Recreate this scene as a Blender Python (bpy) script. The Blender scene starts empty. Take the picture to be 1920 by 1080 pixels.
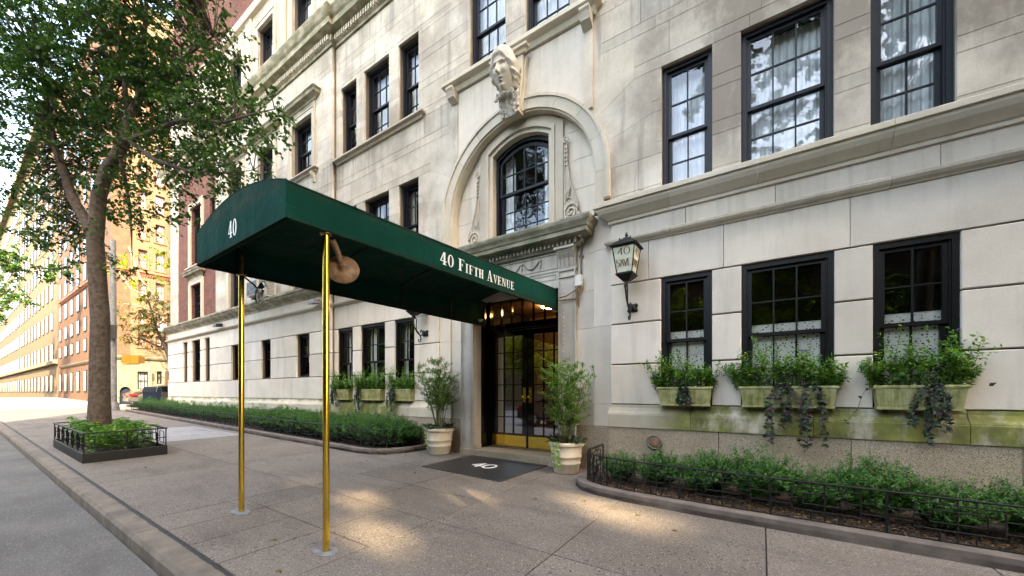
import bpy, math, random
import numpy as np
from mathutils import Vector, Matrix
R = math.radians
random.seed(4)
rng = np.random.default_rng(4)
sc = bpy.context.scene
col = sc.collection

# ------------------------------------------------------------------ camera, world, sun, exposure
cam_d = bpy.data.cameras.new('camera')
cam_d.sensor_fit = 'HORIZONTAL'; cam_d.sensor_width = 36.0
cam_d.lens = 709.0 / 1920.0 * 36.0
cam_d.shift_y = (736.0 - 540.0) / 1920.0
cam_d.clip_start = 0.05; cam_d.clip_end = 1500
cam = bpy.data.objects.new('camera', cam_d); col.objects.link(cam)
cam.location = (0, 0, 1.35); cam.rotation_euler = (R(90), 0, R(33.5))
sc.camera = cam

SUN_AZ, SUN_EL = -30.0, 40.0           # direction towards the sun, degrees from +X towards +Y
sd = Vector((math.cos(R(SUN_EL)) * math.cos(R(SUN_AZ)), math.cos(R(SUN_EL)) * math.sin(R(SUN_AZ)), math.sin(R(SUN_EL))))
world = bpy.data.worlds.new('World'); sc.world = world; world.use_nodes = True
wn = world.node_tree; wn.nodes.clear()
sky = wn.nodes.new('ShaderNodeTexSky'); sky.sky_type = 'NISHITA'; sky.sun_disc = False
sky.sun_elevation = R(SUN_EL); sky.sun_rotation = math.atan2(sd.x, sd.y)
sky.air_density = 1.0; sky.dust_density = 2.2; sky.ozone_density = 0.6
bg = wn.nodes.new('ShaderNodeBackground'); bg.inputs['Strength'].default_value = 0.15
wo = wn.nodes.new('ShaderNodeOutputWorld')
wn.links.new(sky.outputs[0], bg.inputs[0]); wn.links.new(bg.outputs[0], wo.inputs[0])
sun_d = bpy.data.lights.new('sun', 'SUN'); sun_d.energy = 2.3; sun_d.angle = R(0.5); sun_d.color = (1.0, 0.86, 0.66)
sun = bpy.data.objects.new('sun', sun_d); col.objects.link(sun)
sun.rotation_euler = sd.to_track_quat('Z', 'Y').to_euler()
vs = sc.view_settings
sc.display_settings.display_device = 'sRGB'
vs.view_transform = 'Standard'; vs.look = 'None'; vs.gamma = 1.0; vs.use_curve_mapping = False
vs.exposure = 3.75
vs.use_white_balance = True; vs.white_balance_temperature = 8550; vs.white_balance_tint = 8
sc.cycles.max_bounces = 7; sc.cycles.transparent_max_bounces = 12
sc.cycles.diffuse_bounces = 4; sc.cycles.caustics_reflective = False; sc.cycles.caustics_refractive = False
sc.cycles.use_denoising = True

# ------------------------------------------------------------------ helpers
def gz(x, y): return -0.0163 * (x + 4.3) + 0.012 * (y - 6.0)

def wloc(o):
    v = Vector((0, 0, 0))
    while o is not None:
        v = v + o.location; o = o.parent
    return v

def link(o, parent=None, at=(0, 0, 0)):
    col.objects.link(o)
    if parent is not None:
        o.parent = parent
        o.location = Vector(at) - wloc(parent)
    else:
        o.location = at
    return o

def tag(o, label=None, cat=None, group=None, kind=None):
    if label: o['label'] = label
    if cat: o['category'] = cat
    if group: o['group'] = group
    if kind: o['kind'] = kind
    return o

def empty(name, loc, label=None, cat=None, group=None):
    o = bpy.data.objects.new(name, None); o.empty_display_size = 0.1
    col.objects.link(o); o.location = loc
    return tag(o, label, cat, group)

def copy_tree(o, parent=None):
    c = o.copy(); col.objects.link(c)
    if parent is not None: c.parent = parent
    for ch in list(o.children): copy_tree(ch, c)
    return c

class MB:
    def __init__(s): s.v = []; s.f = []; s.sm = []
    def add(s, verts, faces, smooth=False):
        b = len(s.v); s.v.extend(verts)
        for f in faces: s.f.append(tuple(b + i for i in f)); s.sm.append(smooth)
        return s
    def box(s, x0, x1, y0, y1, z0, z1):
        v = [(x, y, z) for x in (x0, x1) for y in (y0, y1) for z in (z0, z1)]
        return s.add(v, [(0, 1, 3, 2), (4, 6, 7, 5), (0, 4, 5, 1), (2, 3, 7, 6), (0, 2, 6, 4), (1, 5, 7, 3)])
    def hexa(s, lo, hi):     # lo, hi: 4 points each, counter-clockwise seen from hi side
        return s.add(list(lo) + list(hi), [(3, 2, 1, 0), (4, 5, 6, 7), (0, 1, 5, 4), (1, 2, 6, 5), (2, 3, 7, 6), (3, 0, 4, 7)])
    def prism(s, pts, y0, y1):      # polygon in XZ, anticlockwise seen from -Y (camera side)
        n = len(pts)
        v = [(p[0], y0, p[1]) for p in pts] + [(p[0], y1, p[1]) for p in pts]
        f = [tuple(range(n)), tuple(reversed(range(n, 2 * n)))]
        f += [(i, n + i, n + (i + 1) % n, (i + 1) % n) for i in range(n)]
        return s.add(v, f)
    def sheet_prism(s, pts, z0, z1, zf=None):      # polygon in XY, z added by zf
        n = len(pts); g = zf or (lambda x, y: 0)
        v = [(p[0], p[1], z0 + g(*p)) for p in pts] + [(p[0], p[1], z1 + g(*p)) for p in pts]
        f = [tuple(reversed(range(n))), tuple(range(n, 2 * n))]
        f += [(i, (i + 1) % n, n + (i + 1) % n, n + i) for i in range(n)]
        return s.add(v, f)
    def chamfer(s, w, h, d, c):     # stone: front face at y=0, from (0,0,0) to (w,d,h)
        f = [(c, 0, c), (w - c, 0, c), (w - c, 0, h - c), (c, 0, h - c)]
        m = [(0, c, 0), (w, c, 0), (w, c, h), (0, c, h)]
        b = [(0, d, 0), (w, d, 0), (w, d, h), (0, d, h)]
        F = [(0, 1, 2, 3)]
        for o in (0, 4):
            F += [(o + 4, o + 5, o + 1, o), (o + 5, o + 6, o + 2, o + 1), (o + 6, o + 7, o + 3, o + 2), (o + 7, o + 4, o, o + 3)]
        F.append((11, 10, 9, 8))
        return s.add(f + m + b, F)
    def tube(s, pts, r, n=8, caps=True):
        P = [Vector(p) for p in pts]; rr = r if isinstance(r, (list, tuple)) else [r] * len(P)
        rings = []; up = None
        for i, p in enumerate(P):
            a = P[max(i - 1, 0)]; b = P[min(i + 1, len(P) - 1)]
            t = (b - a)
            if t.length < 1e-9: t = Vector((0, 0, 1))
            t.normalize()
            if up is None:
                up = Vector((0, 0, 1)) if abs(t.z) < 0.9 else Vector((1, 0, 0))
            u = t.cross(up)
            if u.length < 1e-6: u = t.cross(Vector((0, 1, 0)))
            u.normalize(); w = u.cross(t); w.normalize(); up = w
            rings.append([tuple(p + (u * math.cos(2 * math.pi * k / n) + w * math.sin(2 * math.pi * k / n)) * rr[i]) for k in range(n)])
        v = [q for ring in rings for q in ring]; f = []
        for i in range(len(P) - 1):
            for k in range(n):
                a = i * n + k; b = i * n + (k + 1) % n
                f.append((a, b, b + n, a + n))
        s.add(v, f, True)
        if caps:
            s.add(rings[0], [tuple(reversed(range(n)))][:1]); s.add(rings[-1], [tuple(range(n))])
        return s
    def lathe(s, prof, c=(0, 0, 0), n=24, axis='Z'):
        v = []
        for (r, h) in prof:
            for k in range(n):
                a = 2 * math.pi * k / n; x, y = r * math.cos(a), r * math.sin(a)
                p = (x, y, h) if axis == 'Z' else ((x, -h, y) if axis == 'Y' else (h, x, y))
                v.append((c[0] + p[0], c[1] + p[1], c[2] + p[2]))
        f = []
        for i in range(len(prof) - 1):
            for k in range(n):
                a = i * n + k; b = i * n + (k + 1) % n
                f.append((a, b, b + n, a + n))
        return s.add(v, f, True)
    def sweep(s, prof, path, zf=None, caps=True):
        # prof: list of (out, z); path: XY points, outward = right of travel
        P = [Vector((p[0], p[1])) for p in path]; n = len(P); m = len(prof); v = []
        for i in range(n):
            d0 = (P[i] - P[i - 1]).normalized() if i > 0 else None
            d1 = (P[i + 1] - P[i]).normalized() if i < n - 1 else None
            d0 = d0 or d1; d1 = d1 or d0
            n0 = Vector((d0.y, -d0.x)); n1 = Vector((d1.y, -d1.x))
            nn = n0 + n1; nn.normalize(); k = 1.0 / max(0.3, nn.dot(n0))
            g = zf(P[i].x, P[i].y) if zf else 0
            for (o, z) in prof:
                q = P[i] + nn * (o * k); v.append((q.x, q.y, z + g))
        f = []
        for i in range(n - 1):
            for k in range(m):
                a = i * m + k; b = i * m + (k + 1) % m
                f.append((a, b, b + m, a + m))
        if caps: f += [tuple(reversed(range(m))), tuple(range((n - 1) * m, n * m))]
        return s.add(v, f)
    def grid(s, fn, nu, nv, smooth=True):
        v = [fn(i / nu, j / nv) for j in range(nv + 1) for i in range(nu + 1)]
        f = [(j * (nu + 1) + i, j * (nu + 1) + i + 1, (j + 1) * (nu + 1) + i + 1, (j + 1) * (nu + 1) + i) for j in range(nv) for i in range(nu)]
        return s.add(v, f, smooth)
    def mesh(s, name, mat):
        me = bpy.data.meshes.new(name); me.from_pydata([tuple(p) for p in s.v], [], s.f)
        me.polygons.foreach_set('use_smooth', s.sm)
        for m in (mat if isinstance(mat, (list, tuple)) else [mat]): me.materials.append(m)
        me.update(); return me
    def build(s, name, mat, parent=None, at=(0, 0, 0)):
        return link(bpy.data.objects.new(name, s.mesh(name, mat)), parent, at)

def np_mesh(name, mat, V, F, rnd=None):
    """V (n,3) F (m,4) quads"""
    me = bpy.data.meshes.new(name); n, m, k = len(V), len(F), F.shape[1]
    me.vertices.add(n); me.vertices.foreach_set('co', V.astype(np.float32).ravel())
    me.loops.add(m * k); me.loops.foreach_set('vertex_index', F.astype(np.int32).ravel())
    me.polygons.add(m); me.polygons.foreach_set('loop_start', np.arange(0, m * k, k, dtype=np.int32))
    me.polygons.foreach_set('loop_total', np.full(m, k, dtype=np.int32))
    me.update(calc_edges=True)
    if rnd is not None:
        a = me.attributes.new('rnd', 'FLOAT', 'FACE'); a.data.foreach_set('value', rnd.astype(np.float32))
    me.materials.append(mat)
    return me

def leaf_arrays(C, D, L, W, up=(0, 0, 1), jitter=0.5):
    """kite shaped leaves, base at C, pointing along D"""
    n = len(C); D = D / (np.linalg.norm(D, axis=1, keepdims=True) + 1e-9)
    U = np.tile(np.array(up, float), (n, 1)) + rng.normal(0, jitter, (n, 3))
    S = np.cross(D, U); S /= (np.linalg.norm(S, axis=1, keepdims=True) + 1e-9)
    N = np.cross(S, D)
    L = np.broadcast_to(np.asarray(L, float), (n,))[:, None]; W = np.broadcast_to(np.asarray(W, float), (n,))[:, None]
    V = np.stack([C, C + D * L * 0.42 + S * W * 0.5 + N * W * 0.16, C + D * L - N * L * 0.12, C + D * L * 0.42 - S * W * 0.5 + N * W * 0.16], 1).reshape(-1, 3)
    F = np.arange(n * 4).reshape(n, 4)
    return V, F

def merge(parts):
    Vs, Fs, Rs = [], [], []; b = 0
    for V, F, r in parts:
        Vs.append(V); Fs.append(F + b); Rs.append(r); b += len(V)
    return np.concatenate(Vs), np.concatenate(Fs), np.concatenate(Rs)

# ------------------------------------------------------------------ materials
class N:
    def __init__(s, name):
        s.m = bpy.data.materials.new(name); s.m.use_nodes = True; s.t = s.m.node_tree; s.t.nodes.clear()
        s.out = s.t.nodes.new('ShaderNodeOutputMaterial')
    def n(s, typ, **kw):
        o = s.t.nodes.new(typ)
        for k, v in kw.items():
            if k.startswith('i_'):
                o.inputs[k[2:].replace('_', ' ')].default_value = v
            else: setattr(o, k, v)
        return o
    def l(s, a, b): s.t.links.new(a, b)
    def pos(s, scale=(1, 1, 1)):
        g = s.n('ShaderNodeNewGeometry'); m = s.n('ShaderNodeMapping'); m.inputs['Scale'].default_value = scale
        s.l(g.outputs['Position'], m.inputs[0]); return m.outputs[0]
    def noise(s, vec, scale, detail=4, rough=0.55):
        o = s.n('ShaderNodeTexNoise'); o.inputs['Scale'].default_value = scale; o.inputs['Detail'].default_value = detail
        o.inputs['Roughness'].default_value = rough; s.l(vec, o.inputs['Vector']); return o.outputs['Fac']
    def ramp(s, fac, stops):
        o = s.n('ShaderNodeValToRGB'); e = o.color_ramp.elements
        while len(e) > 1: e.remove(e[-1])
        e[0].position = stops[0][0]; e[0].color = c4(stops[0][1])
        for p, c in stops[1:]:
            q = e.new(p); q.color = c4(c)
        s.l(fac, o.inputs[0]); return o.outputs[0]
    def math(s, op, a, b=None, clamp=False):
        o = s.n('ShaderNodeMath', operation=op, use_clamp=clamp)
        for i, x in enumerate((a, b)):
            if x is None: continue
            if isinstance(x, (int, float)): o.inputs[i].default_value = x
            else: s.l(x, o.inputs[i])
        return o.outputs[0]
    def mrange(s, v, a, b, c=0.0, d=1.0, smooth=True):
        o = s.n('ShaderNodeMapRange', interpolation_type='SMOOTHSTEP' if smooth else 'LINEAR')
        for i, x in zip((1, 2, 3, 4), (a, b, c, d)): o.inputs[i].default_value = x
        s.l(v, o.inputs[0]); return o.outputs[0]
    def mix(s, fac, a, b, mode='MIX'):
        o = s.n('ShaderNodeMix', data_type='RGBA', blend_type=mode)
        for i, x in ((0, fac), (6, a), (7, b)):
            if isinstance(x, (int, float)): o.inputs[i].default_value = x
            elif isinstance(x, tuple): o.inputs[i].default_value = c4(x)
            else: s.l(x, o.inputs[i])
        return o.outputs[2]
    def bump(s, h, strength, dist):
        o = s.n('ShaderNodeBump'); o.inputs['Strength'].default_value = strength; o.inputs['Distance'].default_value = dist
        s.l(h, o.inputs['Height']); return o.outputs[0]
    def pbsdf(s, color, rough=0.7, metal=0.0, normal=None, spec=0.5, coat=0.0):
        o = s.n('ShaderNodeBsdfPrincipled')
        for k, x in (('Base Color', color), ('Roughness', rough), ('Metallic', metal), ('Specular IOR Level', spec), ('Coat Weight', coat)):
            if isinstance(x, tuple): o.inputs[k].default_value = c4(x)
            elif isinstance(x, (int, float)): o.inputs[k].default_value = x
            else: s.l(x, o.inputs[k])
        if normal is not None: s.l(normal, o.inputs['Normal'])
        s.l(o.outputs[0], s.out.inputs[0]); return o
    def sep(s, vec):
        o = s.n('ShaderNodeSeparateXYZ'); s.l(vec, o.inputs[0]); return o.outputs
    def rnd(s):
        a = s.n('ShaderNodeAttribute', attribute_name='rnd'); i = s.n('ShaderNodeObjectInfo')
        return s.math('FRACT', s.math('ADD', a.outputs['Fac'], i.outputs['Random']))

def c4(c):
    if isinstance(c, (int, float)): return (c, c, c, 1)
    return tuple(c) + (1.0,) if len(c) == 3 else tuple(c)

def plain(name, color, rough=0.6, metal=0.0, var=0.12, scale=14, bump=0.0, spec=0.5, coat=0.0):
    m = N(name); p = m.pos(); f = m.noise(p, scale, 5)
    a = tuple(x * (1 - var) for x in color); b = tuple(min(1, x * (1 + var)) for x in color)
    cc = m.ramp(f, [(0.3, a), (0.7, b)])
    nrm = m.bump(f, bump, 0.01) if bump else None
    m.pbsdf(cc, rough, metal, nrm, spec, coat); return m.m

def limestone(name, lo, hi, soot=0.0, moss=False, streak=0.35, ledge=False):
    m = N(name); p = m.pos(); p2 = m.pos((3.0, 3.0, 0.3)); P = m.sep(p)
    f = m.noise(p, 1.3, 6, 0.62); c = m.ramp(f, [(0.28, lo), (0.5, tuple((a + b) / 2 for a, b in zip(lo, hi))), (0.72, hi)])
    r = m.rnd()
    tint = m.ramp(r, [(0.0, (0.84, 0.82, 0.79)), (0.35, (0.96, 0.95, 0.94)), (0.65, (1.0, 0.97, 0.92)), (1.0, (1.07, 1.06, 1.06))])
    c = m.mix(1.0, c, tint, 'MULTIPLY')
    s1 = m.noise(p2, 1.6, 5, 0.6); sf = m.mrange(s1, 0.5, 0.78)
    drip = m.math('MULTIPLY', m.math('MAXIMUM', m.math('MULTIPLY', m.mrange(P[2], 6.9, 7.9), m.mrange(P[2], 8.14, 8.0)), m.math('MAXIMUM', m.math('MULTIPLY', m.mrange(P[2], 10.2, 11.3), m.mrange(P[2], 11.9, 11.5)), m.math('MULTIPLY', m.mrange(P[2], 3.4, 3.85), m.mrange(P[2], 4.3, 4.1)))), m.mrange(m.noise(m.pos((7, 7, .35)), 1.5, 4, .6), .48, .66))
    sf = m.math('ADD', sf, m.math('MULTIPLY', drip, 0.75), clamp=True)
    c = m.mix(m.math('MULTIPLY', sf, streak), c, (0.20, 0.18, 0.165))
    fine = m.noise(p, 60, 3); c = m.mix(0.10, c, m.ramp(fine, [(0.3, 0.15), (0.7, 0.75)]), 'OVERLAY')
    if soot > 0:
        s2 = m.noise(m.pos((1, 1, 0.75)), 0.75, 7, 0.68); g = m.mrange(s2, 0.42, 0.68)
        # sooty stone round the upper windows of the right wing, and above cornice lines
        xr = m.mrange(P[0], -1.95, -0.9); hz = m.mrange(P[2], 4.6, 5.6)
        blot = m.mrange(m.noise(m.pos((1.2, 1.2, 0.5)), 2.6, 6, 0.7), 0.3, 0.7, 0.35, 1.0)
        side = m.math('MULTIPLY', m.math('MULTIPLY', xr, hz), blot); amt = m.math('ADD', m.math('MULTIPLY', g, soot), m.math('MULTIPLY', m.math('MULTIPLY', side, m.mrange(s2, 0.2, 0.6)), 0.72), clamp=True)
        amt = m.math('MINIMUM', amt, 0.86)
        c = m.mix(amt, c, (0.21, 0.178, 0.148))
    if moss:
        n1 = m.noise(m.pos((1.0, 1.0, 0.8)), 2.4, 6, 0.65); n2 = m.noise(m.pos((5, 5, 0.6)), 1.2, 4)
        xr = m.mrange(P[0], -1.75, -0.9)
        xl = m.math('MULTIPLY', m.mrange(P[0], -10.6, -9.9), m.mrange(P[0], -7.2, -7.7))
        x = m.math('MAXIMUM', xr, xl)
        thr = m.math('ADD', m.math('MULTIPLY', n1, 0.6), m.math('MULTIPLY', n2, 0.45))
        mk = m.math('MULTIPLY', m.mrange(thr, 0.34, 0.54), x)
        led = m.math('MULTIPLY', m.math('MULTIPLY', m.mrange(P[2], 0.98, 1.1), m.mrange(P[0], -10.3, -10.8)), m.mrange(m.noise(m.pos((1, 1, 3)), 2.5, 5), 0.42, 0.6, 0, 0.7))
        mk = m.math('MAXIMUM', mk, led); mk = m.math('MULTIPLY', mk, m.mrange(m.noise(m.pos((1.5, 1.5, .8)), 3.5, 6, .7), .28, .5, .35, 1.0))
        gcol = m.ramp(m.noise(p, 4.5, 5), [(0.3, (0.055, 0.062, 0.010)), (0.55, (0.13, 0.145, 0.014)), (0.8, (0.24, 0.25, 0.03))])
        c = m.mix(m.math('MULTIPLY', mk, 0.9), c, gcol)
    if ledge:
        n1 = m.noise(m.pos((1, 1, 2.5)), 3.0, 6); up = m.n('ShaderNodeNewGeometry'); nz = m.sep(up.outputs['Normal'])[2]
        c = m.mix(m.math('MULTIPLY', m.mrange(n1, 0.35, 0.6), 0.75), c, (0.13, 0.135, 0.085))
    b = m.bump(m.noise(p, 35, 6, 0.7), 0.28, 0.006)
    m.pbsdf(c, 0.85, 0, b, 0.25); return m.m

M = {}
M['stone'] = limestone('limestone', (0.40, 0.36, 0.30), (0.63, 0.59, 0.525), soot=0.60, streak=0.6)
M['stone_low'] = limestone('limestone_ground_floor', (0.54, 0.49, 0.43), (0.66, 0.615, 0.555), streak=0.26)
M['stone_base'] = limestone('limestone_base_mossy', (0.42, 0.38, 0.31), (0.56, 0.51, 0.43), moss=True, streak=0.15)
M['stone_trim'] = limestone('limestone_trim', (0.42, 0.38, 0.315), (0.54, 0.50, 0.43), streak=0.3)
M['stone_ledge'] = limestone('limestone_cornice_weathered', (0.30, 0.27, 0.215), (0.44, 0.40, 0.33), ledge=True)
M['carved'] = limestone('limestone_carved', (0.38, 0.35, 0.31), (0.54, 0.51, 0.46), streak=0.5)
M['joint'] = plain('mortar', (0.13, 0.105, 0.085), 0.95)

def granite(name, a, b, dark=(0.05, 0.045, 0.04), scale=55):
    m = N(name); p = m.pos(); v = m.n('ShaderNodeTexVoronoi'); v.inputs['Scale'].default_value = scale; m.l(p, v.inputs['Vector'])
    sp = m.sep(v.outputs['Color']); f = m.noise(p, 1.6, 5)
    c = m.ramp(f, [(0.3, a), (0.7, b)]); sn = m.noise(p, 110, 2)
    c = m.mix(m.mrange(sp[0], 0.78, 0.86), c, dark); c = m.mix(m.mrange(sp[1], 0.85, 0.93, 0, 0.8), c, (0.52, 0.45, 0.36))
    c = m.mix(0.35, c, m.ramp(sn, [(0.35, 0.1), (0.65, 0.8)]), 'OVERLAY')
    m.pbsdf(c, 0.8, 0, m.bump(sn, 0.3, 0.004), 0.3); return m.m
M['granite'] = granite('pink_granite', (0.30, 0.235, 0.160), (0.40, 0.325, 0.235), dark=(0.12, 0.09, 0.07), scale=170)

def aggregate(name, a, b, speck=1.0):
    m = N(name); p = m.pos(); c = m.ramp(m.noise(p, 0.9, 6, 0.65), [(0.3, a), (0.7, b)])
    r = m.rnd(); c = m.mix(1.0, c, m.ramp(r, [(0, 0.90), (1, 1.08)]), 'MULTIPLY')
    m1 = m.noise(p, 240, 2); c = m.mix(0.4, c, m.ramp(m1, [(0.35, 0.22), (0.65, 0.72)]), 'OVERLAY')
    for sca, th, cc, col_ in ((62, 0.74, 'r', (0.022, 0.020, 0.022)), (100, 0.90, 'g', (0.52, 0.48, 0.42)), (34, 0.90, 'b', (0.03, 0.027, 0.03))):
        v = m.n('ShaderNodeTexVoronoi'); v.inputs['Scale'].default_value = sca; v.inputs['Randomness'].default_value = 1.0
        m.l(m.pos((1, 1, 1)), v.inputs['Vector']); sp = m.sep(v.outputs['Color'])
        k = {'r': 0, 'g': 1, 'b': 2}[cc]
        inside = m.mrange(v.outputs['Distance'], 0.42, 0.30)
        c = m.mix(m.math('MULTIPLY', m.math('MULTIPLY', m.mrange(sp[k], th, th + 0.02), inside), 0.85 * speck), c, col_)
    st = m.noise(m.pos((0.7, 1.6, 1)), 1.4, 6, 0.7); c = m.mix(m.mrange(st, 0.45, 0.75, 0, 0.55), c, (0.060, 0.050, 0.044))
    gum = m.n('ShaderNodeTexVoronoi'); gum.inputs['Scale'].default_value = 1.7; m.l(m.pos((1, 1, 0.01)), gum.inputs['Vector']); gs = m.sep(gum.outputs['Color'])
    c = m.mix(m.math('MULTIPLY', m.math('MULTIPLY', m.mrange(gum.outputs['Distance'], 0.05, 0.035), m.mrange(gs[0], 0.5, 0.52)), 0.55), c, (0.03, 0.027, 0.026))
    m.pbsdf(c, 0.82, 0, m.bump(m1, 0.25, 0.003), 0.3); return m.m
M['slab'] = aggregate('exposed_aggregate_concrete', (0.128, 0.106, 0.090), (0.168, 0.142, 0.122))
M['slab_light'] = aggregate('new_light_concrete', (0.25, 0.24, 0.24), (0.30, 0.29, 0.29), 0.25)
M['asphalt'] = aggregate('asphalt', (0.08, 0.078, 0.075), (0.14, 0.13, 0.12), 0.7)
M['kerb'] = plain('kerb_stone', (0.125, 0.10, 0.078), 0.85, var=0.35, scale=4, bump=0.5)
M['bedkerb'] = plain('brownstone_bed_kerb', (0.115, 0.092, 0.08), 0.85, var=0.35, scale=5, bump=0.6)
M['tar'] = plain('black_tar', (0.012, 0.011, 0.010), 0.7, var=0.3, bump=0.5)
M['cement'] = plain('white_cement', (0.17, 0.165, 0.165), 0.9, var=0.3, bump=0.4)
M['navy'] = plain('navy_painted_wood', (0.0055, 0.0075, 0.0135), 0.45, var=0.3, scale=20, spec=0.3)
M['blackwood'] = plain('black_painted_wood', (0.0030, 0.0028, 0.0028), 0.4, var=0.3, scale=20, spec=0.25)
M['gloss_black'] = plain('gloss_black_lacquer', (0.003, 0.003, 0.0028), 0.08, var=0.2, coat=0.3)
M['iron'] = plain('black_iron', (0.006, 0.0055, 0.006), 0.5, var=0.3, scale=30, spec=0.3)
M['brass'] = plain('polished_brass', (0.83, 0.56, 0.10), 0.16, 1.0, var=0.06)
M['brass_dull'] = plain('aged_brass', (0.30, 0.20, 0.075), 0.35, 1.0, var=0.2)
M['rust'] = plain('rusty_steel', (0.20, 0.115, 0.065), 0.6, 0.0, var=0.55, scale=16, bump=0.4)
M['pipe'] = plain('grey_conduit', (0.16, 0.145, 0.13), 0.5, 0.4)
M['chrome'] = plain('mirror_chrome', (0.86, 0.87, 0.88), 0.04, 1.0, var=0.02)
M['white'] = plain('white_paint', (0.78, 0.78, 0.76), 0.5, var=0.03)
M['offwhite'] = plain('off_white_enamel', (0.55, 0.54, 0.50), 0.5, var=0.1)

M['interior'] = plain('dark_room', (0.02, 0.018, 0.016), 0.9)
M['terracotta'] = plain('sand_stone_pot', (0.47, 0.40, 0.31), 0.75, var=0.14, scale=7, bump=0.25)
M['curtain'] = plain('sheer_white_curtain', (0.80, 0.82, 0.82), 0.85, var=0.08, scale=6)
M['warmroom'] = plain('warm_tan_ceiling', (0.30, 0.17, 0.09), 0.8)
M['mailblue'] = plain('dark_blue_paint', (0.009, 0.020, 0.036), 0.7, var=0.2, spec=0.15)
M['yellow'] = plain('signal_yellow', (0.36, 0.155, 0.006), 0.6, var=0.08)
M['polegrey'] = plain('grey_pole_paint', (0.115, 0.115, 0.118), 0.7, var=0.4, scale=7)
M['carpaint'] = plain('silver_grey_car_paint', (0.075, 0.07, 0.07), 0.3, 0.4, var=0.05, coat=0.5)
M['rubber'] = plain('black_rubber', (0.02, 0.02, 0.02), 0.8)
M['tail'] = plain('red_tail_lamp', (0.25, 0.008, 0.008), 0.3)
M['bark'] = plain('grey_brown_bark', (0.075, 0.055, 0.042), 0.95, var=0.55, scale=14, bump=1.0)
M['palebark'] = plain('pale_mottled_bark', (0.27, 0.24, 0.16), 0.9, var=0.35, scale=6, bump=0.3)
M['stem'] = plain('green_brown_stem', (0.10, 0.10, 0.04), 0.8, var=0.2)
M['purplestem'] = plain('purple_stem', (0.10, 0.03, 0.06), 0.7, var=0.2)
M['acgrey'] = plain('air_conditioner_grey', (0.38, 0.38, 0.36), 0.55, var=0.1)
M['lettercream'] = plain('dark_gilt_paint', (0.10, 0.055, 0.02), 0.5, var=0.3)

def mat_canvas():
    m = N('green_canvas'); p = m.pos(); g = m.sep(p)
    c = m.ramp(m.noise(p, 1.8, 5), [(0.3, (0.0022, 0.034, 0.026)), (0.7, (0.0035, 0.050, 0.038))])
    rust = m.noise(m.pos((2, 2, 5)), 1.6, 6, 0.7)
    c = m.mix(m.mrange(rust, 0.60, 0.80, 0, 0.35), c, (0.035, 0.033, 0.020))
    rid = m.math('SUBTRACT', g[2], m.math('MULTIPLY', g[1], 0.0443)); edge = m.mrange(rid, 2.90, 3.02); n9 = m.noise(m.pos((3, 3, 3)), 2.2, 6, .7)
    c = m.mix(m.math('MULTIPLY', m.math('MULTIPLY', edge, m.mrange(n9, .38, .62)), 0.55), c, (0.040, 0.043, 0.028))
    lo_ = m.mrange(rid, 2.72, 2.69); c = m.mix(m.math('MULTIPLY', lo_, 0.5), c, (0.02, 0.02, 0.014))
    lines = m.noise(m.pos((0.3, 0.9, 9)), 3.0, 2); c = m.mix(m.mrange(lines, 0.68, 0.72, 0, 0.18), c, (0.015, 0.085, 0.065))
    w = m.noise(p, 420, 1)
    b1 = m.bump(w, 0.18, 0.002); o = m.n('ShaderNodeBump'); o.inputs['Strength'].default_value = 0.8; o.inputs['Distance'].default_value = 0.05
    m.l(m.noise(m.pos((1.4, 1.2, 0.7)), 2.6, 3), o.inputs['Height']); m.l(b1, o.inputs['Normal'])
    m.pbsdf(c, 0.8, 0, o.outputs[0], 0.04); return m.m
M['canvas'] = mat_canvas()

def mat_mat():
    m = N('dark_rubber_mat'); p = m.pos(); f = m.noise(p, 2.5, 5)
    c = m.ramp(f, [(0.3, (0.013, 0.0125, 0.013)), (0.7, (0.026, 0.025, 0.0255))])
    m.pbsdf(c, 0.42, 0, m.bump(m.noise(p, 300, 2), 0.4, 0.002), 0.5); return m.m
M['mat'] = mat_mat()

def mat_glass(name, tint=(0.75, 0.8, 0.85), refl=0.55, wav=0.12, base=0.24):
    m = N(name); g = m.n('ShaderNodeBsdfGlossy'); g.inputs['Roughness'].default_value = 0.0; g.inputs['Color'].default_value = c4((0.9, 0.93, 1.0))
    t = m.n('ShaderNodeBsdfTransparent'); t.inputs['Color'].default_value = c4(tint)
    b = m.bump(m.noise(m.pos(), 2.2, 2), wav, 0.05); m.l(b, g.inputs['Normal'])
    fr = m.n('ShaderNodeLayerWeight'); fr.inputs['Blend'].default_value = 0.35
    fac = m.math('ADD', m.math('MULTIPLY', fr.outputs['Fresnel'], refl), refl * base, clamp=True)
    mx = m.n('ShaderNodeMixShader'); m.l(fac, mx.inputs[0]); m.l(t.outputs[0], mx.inputs[1]); m.l(g.outputs[0], mx.inputs[2])
    m.l(mx.outputs[0], m.out.inputs[0]); return m.m
M['glass_up'] = mat_glass('window_glass', (0.9, 0.93, 0.95), refl=0.30, wav=0.06)
M['glass_low'] = mat_glass('window_glass_low', (0.85, 0.86, 0.84), refl=0.30, wav=0.02)
M['glass_door'] = mat_glass('door_glass', (0.30, 0.30, 0.27), refl=0.95, wav=0.015, base=0.42)
def mat_lampglass():
    m = N('milky_lantern_glass'); p = m.pos(); c = m.ramp(m.noise(p, 12, 3), [(0.3, (0.52, 0.53, 0.40)), (0.7, (0.66, 0.66, 0.52))])
    m.pbsdf(c, 0.3, 0, None, 0.5); return m.m
M['milk'] = mat_lampglass()

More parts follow.
